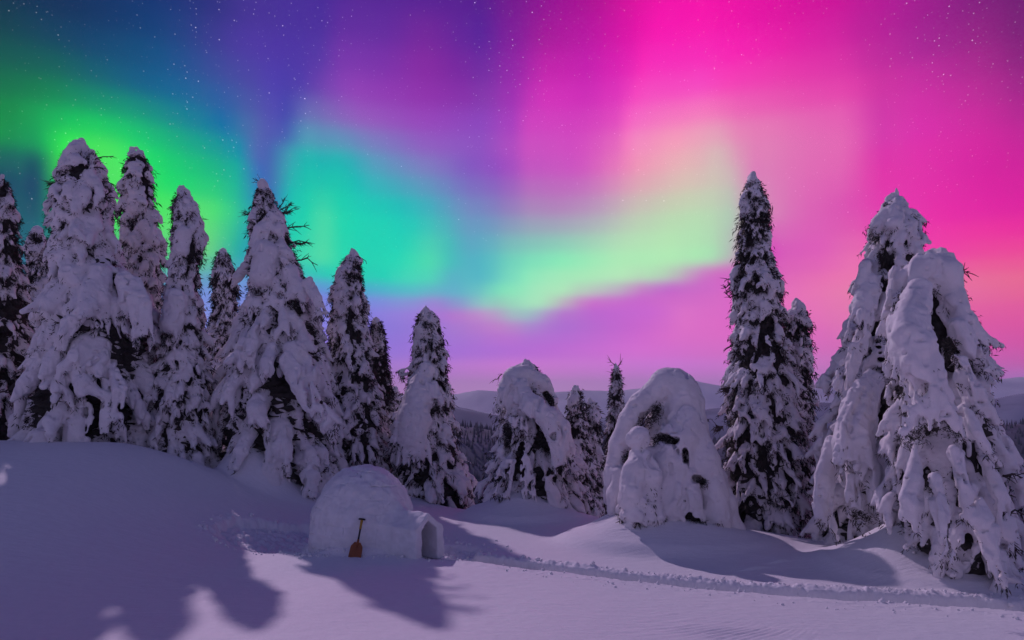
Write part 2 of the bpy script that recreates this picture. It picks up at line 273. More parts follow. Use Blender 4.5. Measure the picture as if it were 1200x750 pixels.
def height(x, y, fine=True):
    x = np.asarray(x, float); y = np.asarray(y, float)
    z = .10 * noise2(x, y, .16, 1) + .05 * noise2(x, y, .45, 2)
    z = z * ss(y, 4, 9)
    # smooth rise on the left
    lx = x + .32 * (y - 20) * 0
    a = ss(-lx, 4.9, 10.6); b = ss(y, 8.8, 17.6)
    z += 1.86 * a * b
    z -= 1.2 * a * ss(y, 17.8, 21)
    z += .30 * ss(y, 15.5, 20) * ss(-x, 2.0, 4.5)
    # near ground climbs to where the photographer stands
    z += 1.35 * (1 - ss(y, 1.0, 6.5))
    # edge: beyond it the slope falls away
    e = np.interp(x, EX, EY); t = np.maximum(y - e, 0)
    z -= np.where(t < 3, .07 * t * t, .63 + .42 * (t - 3))
    for m in MOUNDS:
        c = cone(x, y, *m); z = z + .07 * np.log1p(np.exp(np.clip((c - z) / .07, -30, 30))) * ss(c, .01, .12)
    # soft swell right of the igloo and at the right trees
    z += .03 * np.exp(-((x - 4.6) / 1.6) ** 2 - ((y - 13.6) / .55) ** 2)
    z += .05 * np.exp(-((x - 6.0 - (13.2 - y) * .9) / 1.2) ** 2 - ((y - 12.9) / 1.0) ** 2)
    if fine:
        n1 = noise2(x, y, 3.1, 3); n2 = noise2(x, y, 9., 4); n3 = noise2(x, y, 24., 5)
        # shovelled path: a trench with a crumbly far wall
        yp = np.interp(x, TW[:, 0], TW[:, 1]); dy = (y - yp) * .93
        w = ss(x, -1.02, -.92)
        dep = np.interp(x, [-1, .8, 3, 5, 8], [.58, .48, .36, .28, .24])
        jit = .05 * n1 + .03 * n2 + .012 * n3
        prof = ss(dy + jit, -.16, -.02) * (1 - ss(dy + jit * .9, .15, .23))
        z -= w * dep * prof * (1 + .22 * n2 + .14 * n3)
        lip = 1.3 * np.exp(-((dy - .34) / .10) ** 2) + .3 * np.exp(-((dy + .36) / .12) ** 2)
        z += w * (lip * np.clip(.012 + .022 * n2 + .02 * n3, 0, 1) + .05 * (1 + .5 * n1) * np.exp(-((dy - .36) / .16) ** 2) * ss(dy + jit, .17, .25))
        # dug pit round the igloo
        r = np.hypot((x - IG[0] + .95) / 2.5, (y - IG[1] - .35) / 1.5) + .05 * n1 + .03 * n2 + .012 * n3
        pit = 1 - ss(r, .93, 1.0); pit *= ss(y, 13.9, 14.5)
        z -= pit * (.20 + .05 * n2 + .03 * n3)
        z += .05 * np.clip(n2 + .5 * n3, 0, 1) * np.exp(-((r - 1.06) / .07) ** 2) * ss(y, 14.2, 15)
        z += .13 * (1 + .4 * n1) * np.exp(-((np.hypot(x - IG[0], y - IG[1]) - 1.16) / .13) ** 2) * ss(-(x - IG[0]) + .9, -.2, .2)
        # trampled snow at the door, with its own little bank behind
        r2 = np.hypot((x + 1.35) / .85, (y - 14.35) / .75) + .10 * n1 + .06 * n2
        z -= (1 - ss(r2, .75, 1.0)) * (.13 + .045 * n2 + .03 * n3)
        # wind ripples, lower right
        m = np.exp(-((x - 2.6) / 1.5) ** 2 - ((y - 8.9) / 1.0) ** 2)
        ph = (y * 1.0 - .42 * (x - 2.2) - .16 * (x - 2.2) ** 2) * 2 * math.pi / .17 + 1.8 * noise2(x, y, 1.1, 8)
        z += m * .006 * (np.abs(np.sin(ph * .5)) - .6) * (.4 + .6 * ss(noise2(x, y, 2.2, 9), -.3, .5))
        m2 = np.exp(-((x - 2.75) / .8) ** 2 - ((y - 9.15) / .45) ** 2)
        p2 = (y - .30 * (x - 2.4) - .22 * (x - 2.0) ** 2) / .115 + .5 * noise2(x, y, 1.7, 12)
        saw = p2 - np.floor(p2)
        z += m2 * .034 * (saw - ss(saw, .86, 1.0)) * (.25 + .75 * ss(noise2(x * .6, y * 2, 2.2, 13), -.35, .35))
        # small wind crusts
        for (px_, py_, l, h) in ((885,664,.42,.045),(915,659,.3,.04),(712,629,.5,.06),(745,622,.4,.05),(1010,700,.3,.02),(700,600,.25,.03)):
            d0 = F * EYE / (py_ - HOR); x0 = (px_ - 600) / F * d0
            u = (x - x0) / l; v = (y - d0 - .25 * (x - x0))
            z += h * np.exp(-u * u * 2) * ss(v, -.03, .0) * (1 - ss(v, 0, .6))
        z += .0035 * noise2(x, y * 1.6, 2.6, 10) + .0022 * n2 * ss(noise2(x, y, .5, 11), -.2, .6)
    return z

def polar_ground():
    az = np.radians(np.concatenate([np.arange(-180, -44, 4.0), np.arange(-44, -39, .5), np.arange(-39, 39, .075), np.arange(39, 44, .5), np.arange(44, 180.1, 4.0)]))
    r = [2.0]
    while r[-1] < 9: r.append(r[-1] * (1.012 if r[-1] < 7.5 else 1.0025))
    while r[-1] < 18: r.append(r[-1] * 1.0020)
    while r[-1] < 40: r.append(r[-1] * 1.006)
    while r[-1] < 420: r.append(r[-1] * 1.03)
    r = np.array(r)
    RR, AA = np.meshgrid(r, az, indexing='ij')
    # rings follow depth in front so that the mesh stays square to the view of the banks
    x = RR * np.sin(AA); y = RR * np.cos(AA)
    yy = np.maximum(y, -30 + 0 * y)
    z = height(x, y)
    z = np.where(y < 0, 1.35 + .1 * noise2(x, y, .16, 1) * 0, z)
    rd = np.hypot(x, y)
    z = np.where(rd > 45, np.minimum(z, 1.5) - np.where(y < 0, (rd - 45) * .12, 0), z)
    z = np.maximum(z, -150)
    V = np.stack([x, y, z], -1).reshape(-1, 3)
    nr, na = RR.shape; i = np.arange((nr) * na).reshape(nr, na)
    q = np.stack([i[:-1, :-1], i[1:, :-1], i[1:, 1:], i[:-1, 1:]], -1).reshape(-1, 4)[:, ::-1]
    # middle disc
    c = len(V); V = np.vstack([V, [[0, 0, 1.38]]]); k = i[0]
    tri = np.stack([k[:-1], k[1:], np.full(na - 1, c)], -1)[:, ::-1]
    return V, [q, tri]
V, Fc = polar_ground()
g = mesh_obj('ground', V, Fc, M_GROUND); tag(g, kind='structure')
print('ground', len(V), round(time.time() - T0, 1))

# ------------------------------------------------------------------ far hills
def ridge(name, D, depth, sky, base, mat, rough, nf, seed, na=700, nr=60):
    """sky: list of (px, py) of the crest line in the photograph's view"""
    pxs = np.array([s[0] for s in sky], float); ths = np.arctan((pxs - 600) / F); zz = np.array([EYE + (HOR - s[1]) / F * D for s in sky])
    th = np.radians(np.linspace(-62, 62, na)); u = np.linspace(-1.3, 1.3, nr)
    TH, U = np.meshgrid(th, u, indexing='xy')
    Dc = D * (1 + .05 * noise2(np.degrees(TH), 0 * TH, .15, seed))
    dep = Dc + U * depth
    x = dep * np.tan(TH); y = dep
    crest = np.interp(TH, ths, zz)
    n = sum(noise2(x, y, nf * 2 ** k, seed + k) / 1.8 ** k for k in range(5))
    fall = np.where(U < 0, 1 - ss(-U, 0, 1.3) , 1 - .7 * ss(U, 0, 1.3))
    z = base + (crest - base) * fall + n * rough * (.35 + .65 * ss(np.abs(U), 0, .5))
    V = np.stack([x, y, z], -1).reshape(-1, 3); i = np.arange(nr * na).reshape(nr, na)
    q = np.stack([i[:-1, :-1], i[:-1, 1:], i[1:, 1:], i[1:, :-1]], -1).reshape(-1, 4)
    o = mesh_obj(name, V, q, mat); tag(o, kind='structure'); return V.reshape(nr, na, 3)
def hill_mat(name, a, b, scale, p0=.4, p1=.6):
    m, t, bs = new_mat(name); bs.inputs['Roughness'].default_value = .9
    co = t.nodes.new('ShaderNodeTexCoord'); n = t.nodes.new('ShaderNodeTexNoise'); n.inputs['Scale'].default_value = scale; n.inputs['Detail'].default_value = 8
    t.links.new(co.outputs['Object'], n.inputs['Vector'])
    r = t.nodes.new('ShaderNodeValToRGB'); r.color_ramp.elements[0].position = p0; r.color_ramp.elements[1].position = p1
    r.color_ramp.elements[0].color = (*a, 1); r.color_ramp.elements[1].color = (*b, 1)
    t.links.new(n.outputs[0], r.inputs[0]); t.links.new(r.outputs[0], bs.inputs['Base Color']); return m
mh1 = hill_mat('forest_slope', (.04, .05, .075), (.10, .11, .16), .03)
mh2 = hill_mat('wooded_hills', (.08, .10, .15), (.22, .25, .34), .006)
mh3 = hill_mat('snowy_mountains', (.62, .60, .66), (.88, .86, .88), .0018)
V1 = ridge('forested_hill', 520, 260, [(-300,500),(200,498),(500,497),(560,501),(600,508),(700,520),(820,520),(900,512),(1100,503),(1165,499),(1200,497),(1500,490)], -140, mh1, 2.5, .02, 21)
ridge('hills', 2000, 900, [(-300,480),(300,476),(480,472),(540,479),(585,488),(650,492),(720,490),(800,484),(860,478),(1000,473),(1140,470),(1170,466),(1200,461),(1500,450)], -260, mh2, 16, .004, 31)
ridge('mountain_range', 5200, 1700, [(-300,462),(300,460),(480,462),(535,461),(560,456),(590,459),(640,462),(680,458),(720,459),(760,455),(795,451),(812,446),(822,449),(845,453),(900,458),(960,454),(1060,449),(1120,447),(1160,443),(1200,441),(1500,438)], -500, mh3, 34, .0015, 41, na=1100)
# valley floor out to the horizon
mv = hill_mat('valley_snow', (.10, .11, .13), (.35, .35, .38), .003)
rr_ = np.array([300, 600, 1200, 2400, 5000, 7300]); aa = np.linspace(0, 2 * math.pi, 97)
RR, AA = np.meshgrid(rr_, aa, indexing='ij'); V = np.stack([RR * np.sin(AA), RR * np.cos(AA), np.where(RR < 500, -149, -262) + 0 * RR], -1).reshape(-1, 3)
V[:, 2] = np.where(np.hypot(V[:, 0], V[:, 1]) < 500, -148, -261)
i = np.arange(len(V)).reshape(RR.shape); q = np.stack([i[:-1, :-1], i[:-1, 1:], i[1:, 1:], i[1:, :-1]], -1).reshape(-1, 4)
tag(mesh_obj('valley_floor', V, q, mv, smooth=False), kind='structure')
# far-off wood on the forested hill
rs = np.random.RandomState(5)
nT = 16000; ia = rs.randint(0, V1.shape[1], nT); iu = rs.randint(2, 36, nT)
ctr = V1[iu, ia] + np.stack([rs.uniform(-1.5, 1.5, nT), rs.uniform(-6, 6, nT), np.full(nT, -1.)], -1)
hT = rs.uniform(3, 7, nT); wT = hT * rs.uniform(.14, .22, nT); ang = rs.rand(nT) * 6.28
V = np.zeros((nT, 7, 3), np.float32); V[:, 6] = ctr; V[:, 6, 2] += hT
for k in range(6):
    f = 1.0 if k % 2 else .8
    V[:, k, 0] = ctr[:, 0] + np.cos(ang + k * 1.047) * wT * f; V[:, k, 1] = ctr[:, 1] + np.sin(ang + k * 1.047) * wT * f; V[:, k, 2] = ctr[:, 2]
b = np.arange(nT)[:, None] * 7
tri = np.concatenate([np.concatenate([b + k, b + (k + 1) % 6, b + 6], 1) for k in range(6)])
tag(mesh_obj('far_forest', V.reshape(-1, 3), tri, plain('far_conifers', (.045, .055, .085), .9, .5, .05), smooth=False), 'dark spruce wood covering the slope beyond the ridge', 'forest', kind='stuff')

# ------------------------------------------------------------------ SDF snow modelling
class Sdf:
    def __init__(s, lo, hi, vox, k):
        s.lo = np.array(lo, np.float32); s.vox = vox; s.k = 1.0 / k; s.m = k * 3 + vox * 3
        s.n = np.ceil((np.array(hi) - s.lo) / vox).astype(int) + 1
        s.f = np.zeros(s.n, np.float32)
        s.ax = [s.lo[i] + np.arange(s.n[i], dtype=np.float32) * vox for i in range(3)]
    def win(s, lo, hi):
        a = np.clip(np.floor((lo - s.lo) / s.vox).astype(int), 0, s.n); b = np.clip(np.ceil((hi - s.lo) / s.vox).astype(int) + 1, 0, s.n)
        return a, b
    def seg(s, p, q, r0, r1):
        p = np.asarray(p, np.float32); q = np.asarray(q, np.float32); r = max(r0, r1) + s.m
        a, b = s.win(np.minimum(p, q) - r, np.maximum(p, q) + r)
        if (b <= a).any(): return
        X = s.ax[0][a[0]:b[0], None, None] - p[0]; Y = s.ax[1][None, a[1]:b[1], None] - p[1]; Z = s.ax[2][None, None, a[2]:b[2]] - p[2]
        d = q - p; l2 = float(d @ d) + 1e-9
        t = np.clip((X * d[0] + Y * d[1] + Z * d[2]) / l2, 0, 1)
        D = np.sqrt((X - t * d[0]) ** 2 + (Y - t * d[1]) ** 2 + (Z - t * d[2]) ** 2) - (r0 + (r1 - r0) * t)
        s.f[a[0]:b[0], a[1]:b[1], a[2]:b[2]] += np.exp(np.clip(-D * s.k, -12, 18))
    def path(s, P, R):
        for i in range(len(P) - 1): s.seg(P[i], P[i + 1], R[i], R[i + 1])
    def field(s):
        return -np.log(np.maximum(s.f, 1e-6)) / s.k
    def mesh(s, noises, crev=0, D=None):
        if D is None: D = s.field()
        s.f = None
        near = np.nonzero(np.abs(D) < .30)
        if len(near[0]):
            P = np.stack([s.ax[i][near[i]] for i in range(3)], -1)
            n = np.zeros(len(P), np.float32)
            for fr, am, sd in noises: n += am * noise3(P, fr, sd)
            if crev:
                q = P * np.array([1, 1, .33], np.float32) + np.float32(noises[0][2] * 1.73) + .16 * noise3(P, 2.5, 77)[:, None]
                n += crev * (.16 * ss(noise3(q, 3.0, 31) * .5 + noise3(q, 6.6, 32) * .62, .28, .55)).astype(np.float32)
                n += crev * (.05 * ss(noise3(P, 11, 33), .3, .75)).astype(np.float32)
            D[near] += n
        D = np.clip(D, -s.vox * 3, s.vox * 3).astype(np.float32)
        for ax in range(3):
            sl = [slice(None)] * 3; sl[ax] = 0; D[tuple(sl)] = s.vox * 3; sl[ax] = -1; D[tuple(sl)] = s.vox * 3
        g = vdb.FloatGrid(s.vox * 3); g.copyFromArray(np.ascontiguousarray(D)); 
        pts, quads = g.convertToQuads(isovalue=0.0)
        return pts * s.vox + s.lo, quads[:, ::-1] if False else quads

# ------------------------------------------------------------------ spruce builder
def sprays(A, Dn, rs, n, ln, wd, spread=.7):
    """A anchors (m,3), Dn directions; n thin tapered needle twigs per anchor"""
    m = len(A)
    if m == 0: return np.zeros((0, 3)), np.zeros((0, 4), int)
    A = np.repeat(A, n, 0); d = np.repeat(Dn, n, 0) + rs.normal(0, spread, (m * n, 3))
    d /= np.linalg.norm(d, axis=1)[:, None] + 1e-6
    l = ln * rs.uniform(.5, 1.25, m * n)[:, None]; w = wd * rs.uniform(.6, 1.3, m * n)[:, None]
    sx = np.cross(d, rs.normal(0, 1, (m * n, 3))); sx /= np.linalg.norm(sx, axis=1)[:, None] + 1e-6
    A = A + rs.normal(0, ln * .25, A.shape)
    p0 = A; p1 = A + d * l * .45 + sx * w; p2 = A + d * l; p3 = A + d * l * .45 - sx * w
    V = np.stack([p0, p1, p2, p3], 1).reshape(-1, 3); q = np.arange(len(V)).reshape(-1, 4)
    return V, q
def tube(P, R, k=7):
    P = np.asarray(P, float); R = np.asarray(R, float); n = len(P)
    T = np.gradient(P, axis=0); T /= np.linalg.norm(T, axis=1)[:, None] + 1e-9
    up = np.array([0, 0, 1.]) if abs(T[0, 2]) < .8 else np.array([1., 0, 0])
    a = np.cross(T, up); a /= np.linalg.norm(a, axis=1)[:, None] + 1e-9; b = np.cross(T, a)
    th = np.linspace(0, 2 * math.pi, k, endpoint=False)
    V = (P[:, None] + R[:, None, None] * (np.cos(th)[None, :, None] * a[:, None] + np.sin(th)[None, :, None] * b[:, None])).reshape(-1, 3)
    i = np.arange(n * k).reshape(n, k); j = np.roll(i, -1, 1)
    q = np.stack([i[:-1], i[1:], j[1:], j[:-1]], -1).reshape(-1, 4)
    return V, q
def join(parts):
    Vs, Qs, o = [], [], 0
    for V, q in parts:
        if len(V) == 0: continue
        Vs.append(V); Qs.append(np.asarray(q) + o); o += len(V)
    return np.concatenate(Vs), np.concatenate(Qs)

def plan_tree(sp, seed):
    """all numpy work of one tree; runs in a thread"""
    rs = np.random.RandomState(seed)
    d = sp['d']; s = d / F; pr = sorted(sp['profile'])
    ys = np.array([p[0] for p in pr], float); cxp = np.array([(p[1] + p[2]) / 2 for p in pr]); hw = np.array([(p[2] - p[1]) / 2 for p in pr])
    bx = (sp.get('bx', cxp[-1]) - 600) * s
    gz = float(height(bx, d, False)) - .15
    zs = EYE + (HOR - ys) * s - gz
    base = np.array([bx, d, gz])
    top = zs[0]
    # order by rising z
    Zk = zs[::-1]; CX = ((cxp - 600) * s - bx)[::-1]; RK = (hw * s)[::-1] * sp.get('rs', .90)
    cx = lambda z: np.interp(z, Zk, CX); rad = lambda z: np.interp(z, Zk, RK)
    vox = sp.get('vox', max(.022, d * .0015)); kb = sp.get('k', .014)
    R = RK.max() + .55; 
    lobes = []
    for lb in sp.get('lobes', []):
        P = []; rr = []
        for (px, py, rp, off) in lb:
            w = px2w(px, py, d - off) - base; P.append(w); rr.append(rp * (d - off) / F)
        lobes.append((np.array(P), rr))
    lo = np.array([min(CX.min() - 0, 0) - R - .1, -R - .2, -.5]); hi = np.array([max(CX.max(), 0) + R + .1, R + .2, top + .35])
    if lobes:
        for P, rr in lobes:
            m = max(rr) + .15; lo = np.minimum(lo, P.min(0) - m); hi = np.maximum(hi, P.max(0) + m)
    lo[2] = -.5
    S = Sdf(lo, hi, vox, kb)
    paths = []; fw = sp.get('fw', 1.0); fl = sp.get('fl', 1.0); cover = sp.get('cover', 1.0); sub = sp.get('sub', 1.0)
    # leader
    tilt = rs.normal(0, .02, 2)
    z = top - RK[-1] * .9
    S.seg((cx(z), 0, z), (cx(top - .6), 0, top - .6), max(RK[-1] * .85, .05), max(rad(top - .6) * .55, .05))
    S.seg((CX[-1], 0, Zk[-1] - RK[-1]), (CX[-2], 0, Zk[-2] - RK[-2] * .4), RK[-1], RK[-2] * .78)
    z = top - .12; g = rs.rand() * 6.28
    while z > .1:
        r = max(rad(z), .06); frac = 1 - z / top
        w = fw * np.clip(.05 + .085 * r, .05, .19) * rs.uniform(.85, 1.2)
        ln = fl * np.clip(.28 + .66 * r, .32, 1.6)
        n = max(3, int(round(2 * math.pi * r / (w * 2.15) * cover)))
        g += rs.uniform(.3, 1.2)
        for i in range(n):
            if rs.rand() < sp.get('gap', .12): continue
            a = g + i * 2 * math.pi / n + rs.normal(0, .35 / max(n, 4) * 3)
            zz = z + rs.normal(0, ln * .08); L_ = ln * rs.uniform(.7, 1.2); ww = w * rs.uniform(.7, 1.3)
            out = np.array([math.cos(a), math.sin(a)]); f = rs.uniform(.70, 1.0) + (.16 if rs.rand() < .25 else 0)
            flat = sp.get('flat', 0)
            P = []; Rr = []
            for t, fr, rw in ((0, .26, .5), (.25, .58, .85), (.5, .84, 1.0), (.78, 1.06, .85), (1, 1.24, .32)):
                zt = zz + L_ * (.42 - .92 * t) - (flat and 0)
                rt = (.35 * rad(max(zt, .1)) + .65 * rad(max(zz - L_ * .1, .1))) * f * fr - (ww * .45 if t > .3 else 0)
                rt = max(rt, .0) if r > .12 else rt * .6
                wob = rs.normal(0, ww * .22, 2)
                c = cx(max(zt, .1))
                P.append((c + out[0] * rt + wob[0], out[1] * rt + wob[1], max(zt, -.2))); Rr.append(max(ww * rw, .03))
            S.path(P, Rr); paths.append((np.array(P), np.array(Rr), out))
            # splayed finger ends
            if sub and ww > .07:
                tn = np.array([-out[1], out[0]])
                for k in range(rs.randint(2, 4)):
                    sd = rs.uniform(-1.3, 1.3); p0 = np.array(P[2 + rs.randint(0, 2)]); l2 = L_ * rs.uniform(.25, .5)
                    p1 = p0 + np.array([*(tn * sd * ww + out * ww * .25), -l2 * .55]); p2 = p1 + np.array([*(tn * sd * ww * .4), -l2 * .5])
                    S.path([p0, p1, p2], [ww * .6, ww * .5, ww * .2]); paths.append((np.array([p0, p1, p2]), np.array([ww * .6, ww * .5, ww * .2]), out))
        z -= ln * sp.get('step', .44) * rs.uniform(.85, 1.15)
    for lb in sp.get('pads', []):      # smooth snow pads
        P = np.array([px2w(px, py, d - off) - base for px, py, rp, off in lb]); rr = np.array([rp * (d - off) / F for px, py, rp, off in lb])
        vd = P[0] + base - np.array([0, 0, EYE]); vd /= vd[1]
        if P[0, 1] < -.4: P = np.vstack([P[0] + vd * (-P[0, 1] * .7), P]); rr = np.append(rr[0] * .8, rr)
        S.path(P, rr)
        for _ in range(9):
            k = rs.randint(max(0, len(P) - 2), len(P)); a = rs.uniform(-1, 1)
            q0 = P[k] + np.array([a * rr[k] * .75, -rr[k] * .3, -rr[k] * .2]); q1 = q0 + np.array([rs.normal(0, .03), 0, -rr[k] * rs.uniform(.5, 1.3)])
            S.path([q0, q1], [rr[k] * .36, rr[k] * .12]); paths.append((np.array([q0, q1]), np.array([rr[k] * .36, rr[k] * .12]), np.array([0, -1.])))
    for P, rr in lobes:
        rr = np.array(rr); o2 = np.array([0, -1.])
        if P[0, 1] < -.25:
            vd = P[0] + base - np.array([0, 0, EYE]); vd /= vd[1]; P = np.vstack([P[0] + vd * (-P[0, 1] * .75 + rr[0]) + [0, 0, rr[0] * .2], P]); rr = np.append(rr[0] * .7, rr)
        if P[0, 1] < -.25 and not sp.get('solid') and len(rr) > 3: rr[1] *= .6
        if rr.max() < sp.get('thin', .16) or sp.get('solid'):
            S.path(P, rr); paths.append((P, rr, o2)); continue
        # a hanging slab of snow: parallel strands of unequal length ending in a fringe
        T = P[-1] - P[0]; tn = np.cross(T, [0, 1, 0]); tn /= np.linalg.norm(tn) + 1e-6
        ns = max(5, int(rr.max() / .036)); tv = np.linspace(0, 1, len(P)); rr = np.maximum(rr, rr.max() * (.30 + .50 * tv))
        for q in range(ns):
            u = (q + .5) / ns * 2 - 1 + rs.normal(0, .08); th_ = rs.uniform(.28, .42)
            off = tn[None] * (u * (.45 + .75 * tv) * rr)[:, None] + np.array([0, -1., 0])[None] * (math.sqrt(max(0, 1 - u * u)) * .5 * rr[:, None]) + rs.normal(0, .09, (len(P), 3)) * rr[:, None]
            e = (P[-1] - P[-2]); e /= np.linalg.norm(e) + 1e-6
            Q_ = np.vstack([P + off, P[-1] + off[-1] + e * rs.uniform(.0, 1.1) * rr.max() + tn * u * .2 * rr.max()])
            r_ = np.append(rr * th_ * (1 - .25 * tv) * rs.uniform(.85, 1.15), rr[-1] * .12); r_ = np.maximum(r_, .03)
            S.path(Q_, r_); paths.append((Q_, r_, o2))
        S.path((P + np.array([0, .35, 0]) * rr.max())[:-1], (rr * .62 * (1 - .4 * tv))[:-1]) if len(P) > 2 else None
    na = sp.get('rough', 1.0)
    pk_a = []
    Dp = S.field()
    for pk in sp.get('pockets', []):
        om = pk[0]; pts = pk[1]; pts = [pts[0]] + [tuple((np.array(u_) * (1 - t_) + np.array(v_) * t_).tolist()) for u_, v_ in zip(pts[:-1], pts[1:]) for t_ in (.33, .67, 1.)]
        for k in range(len(pts)):
            px, py, rp = pts[k]
            a_ = px2w(px, py, d - om) - base; b_ = px2w(px, py, d - om - 2.2) - base; r = rp * d / F
            lo_ = np.minimum(a_, b_) - r - .2; hi_2 = np.maximum(a_, b_) + r + .2; w0, w1 = S.win(lo_, hi_2)
            if (w1 <= w0).any(): continue
            G = np.stack(np.meshgrid(S.ax[0][w0[0]:w1[0]], S.ax[1][w0[1]:w1[1]], S.ax[2][w0[2]:w1[2]], indexing='ij'), -1)
            dv = b_ - a_; t = np.clip(((G - a_) @ dv) / (dv @ dv), 0, 1)
            q = np.sqrt((((G - a_) - t[..., None] * dv) ** 2).sum(-1)) + .05 * noise3(G, 4.5, 51) + .03 * noise3(G, 11, 52)
            sl = tuple(slice(w0[i_], w1[i_]) for i_ in range(3)); Dp[sl] = np.maximum(Dp[sl], (r - q).astype(np.float32))
            m_ = 14; pk_a.append(a_ + rs.normal(0, r * .6, (m_, 3)) - np.array([0, 1, 0]) * rs.uniform(0, .28, (m_, 1)))
    V, Q = S.mesh(D=Dp, noises=[(1.9, .045 * na, seed), (5.5, .022 * na, seed + 1), (13, .009 * na, seed + 2)], crev=sp.get('crev', .85))
    # dark foliage: ragged inner body + twigs under, between and through the snow
    parts = []; dark = sp.get('dark', 1.0)
    if sp.get('core', True):
        nz_, na_ = int(top / .07) + 4, 44
        zz = np.linspace(-.3, top - max(.12, RK[-1]), nz_); aa = np.linspace(0, 2 * math.pi, na_, endpoint=False)
        ZZ, AA = np.meshgrid(zz, aa, indexing='ij')
        rc = np.array([rad(v) for v in zz])[:, None] * sp.get('corer', .78) * (1 + .10 * rs.normal(0, 1, ZZ.shape).clip(-1.5, 1.5)) - .03
        rc = np.maximum(rc, .02)
        Vc = np.stack([np.array([cx(v) for v in zz])[:, None] + rc * np.cos(AA), rc * np.sin(AA), ZZ + rs.normal(0, .03, ZZ.shape)], -1).reshape(-1, 3)
        i = np.arange(nz_ * na_).reshape(nz_, na_); j = np.roll(i, -1, 1)
        parts.append((Vc, np.stack([i[:-1], j[:-1], j[1:], i[1:]], -1).reshape(-1, 4)))
        # bristles on the body
        m = int(2600 * dark * (top / 8) * (RK.mean() / 1.2))
        zb = rs.uniform(.1, top * .98, m); ab = rs.rand(m) * 6.28; rb = np.array([rad(v) for v in zb]) * rs.uniform(.70, .90, m)
        A = np.stack([np.interp(zb, Zk, CX) + rb * np.cos(ab), rb * np.sin(ab), zb], -1); Dn = np.stack([np.cos(ab), np.sin(ab), -rs.uniform(.2, 1.2, m)], -1)
        ts = sp.get('ts', 1.0) * max(.55, d / 22)
        parts.append(sprays(A, Dn, rs, 5, .13 * ts, .013 * ts))
    A = []; Dn = []
    ts = sp.get('ts', 1.0) * max(.55, d / 22)
    A2 = []; D2 = []
    for P, Rr, out in paths:
        n = len(P); m = max(2, int(4 * dark * sp.get('tw', 1)))
        for _ in range(m):
            t = rs.uniform(.5, 1) * (n - 1); k = min(int(t), n - 2); u = t - k
            c = P[k] * (1 - u) + P[k + 1] * u; r = Rr[k] * (1 - u) + Rr[k + 1] * u
            o = np.array([out[0], out[1], 0.]); sd = rs.normal(0, 1, 3); sd[2] = -abs(sd[2]) * 1.2; sd /= np.linalg.norm(sd)
            A.append(c + sd * r * .9 - o * r * .15); Dn.append(sd * .8 + o * .3 + np.array([0, 0, -.7]))
        if rs.rand() < .55 * dark:
            A2.append(P[-1] - np.array([0, 0, Rr[-1] * .6])); D2.append(np.array([out[0] * .5, out[1] * .5, -1.]))
    parts.append(sprays(np.array(A), np.array(Dn), rs, 3, .11 * ts, .012 * ts, .6))
    if pk_a:
        pa = np.concatenate(pk_a); parts.append(sprays(pa, np.tile([0, -.5, -.5], (len(pa), 1)), rs, 5, .12 * ts, .012 * ts, .8))
    if A2: parts.append(sprays(np.array(A2), np.array(D2), rs, 7, .20 * ts, .014 * ts, .5))
    fol = join(parts)
    # trunk
    zt = np.linspace(-.3, top * .97, 14); tr = tube(np.stack([np.interp(zt, Zk, CX), 0 * zt, zt], -1), np.linspace(.05 + top * .016, .015, 14), 8)
    brs = []
    for b in sp.get('bare', []):    # bare twigs: pixel polylines with depth offset
        P = np.array([px2w(px, py, d - b[0]) - base for px, py in b[1]]); n = len(P)
        P = np.concatenate([P[:-1] * (1 - t) + P[1:] * t for t in (0, .5)]).reshape(2, n - 1, 3).transpose(1, 0, 2).reshape(-1, 3).tolist() + [P[-1]]
        P = np.array(P) + rs.normal(0, .015, (len(P), 3)); sc = b[2] if len(b) > 2 else 1
        br = []; brs.append(br)
        br.append(tube(P, np.linspace(.022, .008, len(P)) * sc, 5))
        for _ in range(int(len(P) * 2.2)):
            k = rs.randint(0, len(P) - 1); dd = (P[k + 1] - P[k]); dd /= np.linalg.norm(dd) + 1e-6; dd = dd + rs.normal(0, .6, 3); l = rs.uniform(.06, .18) * sc
            br.append(tube([P[k], P[k] + dd * l * .5, P[k] + dd * l + np.array([0, 0, -.02])], [.010 * sc, .008 * sc, .004 * sc], 4))
    return dict(sp=sp, base=base, snow=(V, Q), fol=fol, trunk=tr, br=[join(b) for b in brs], top=top)

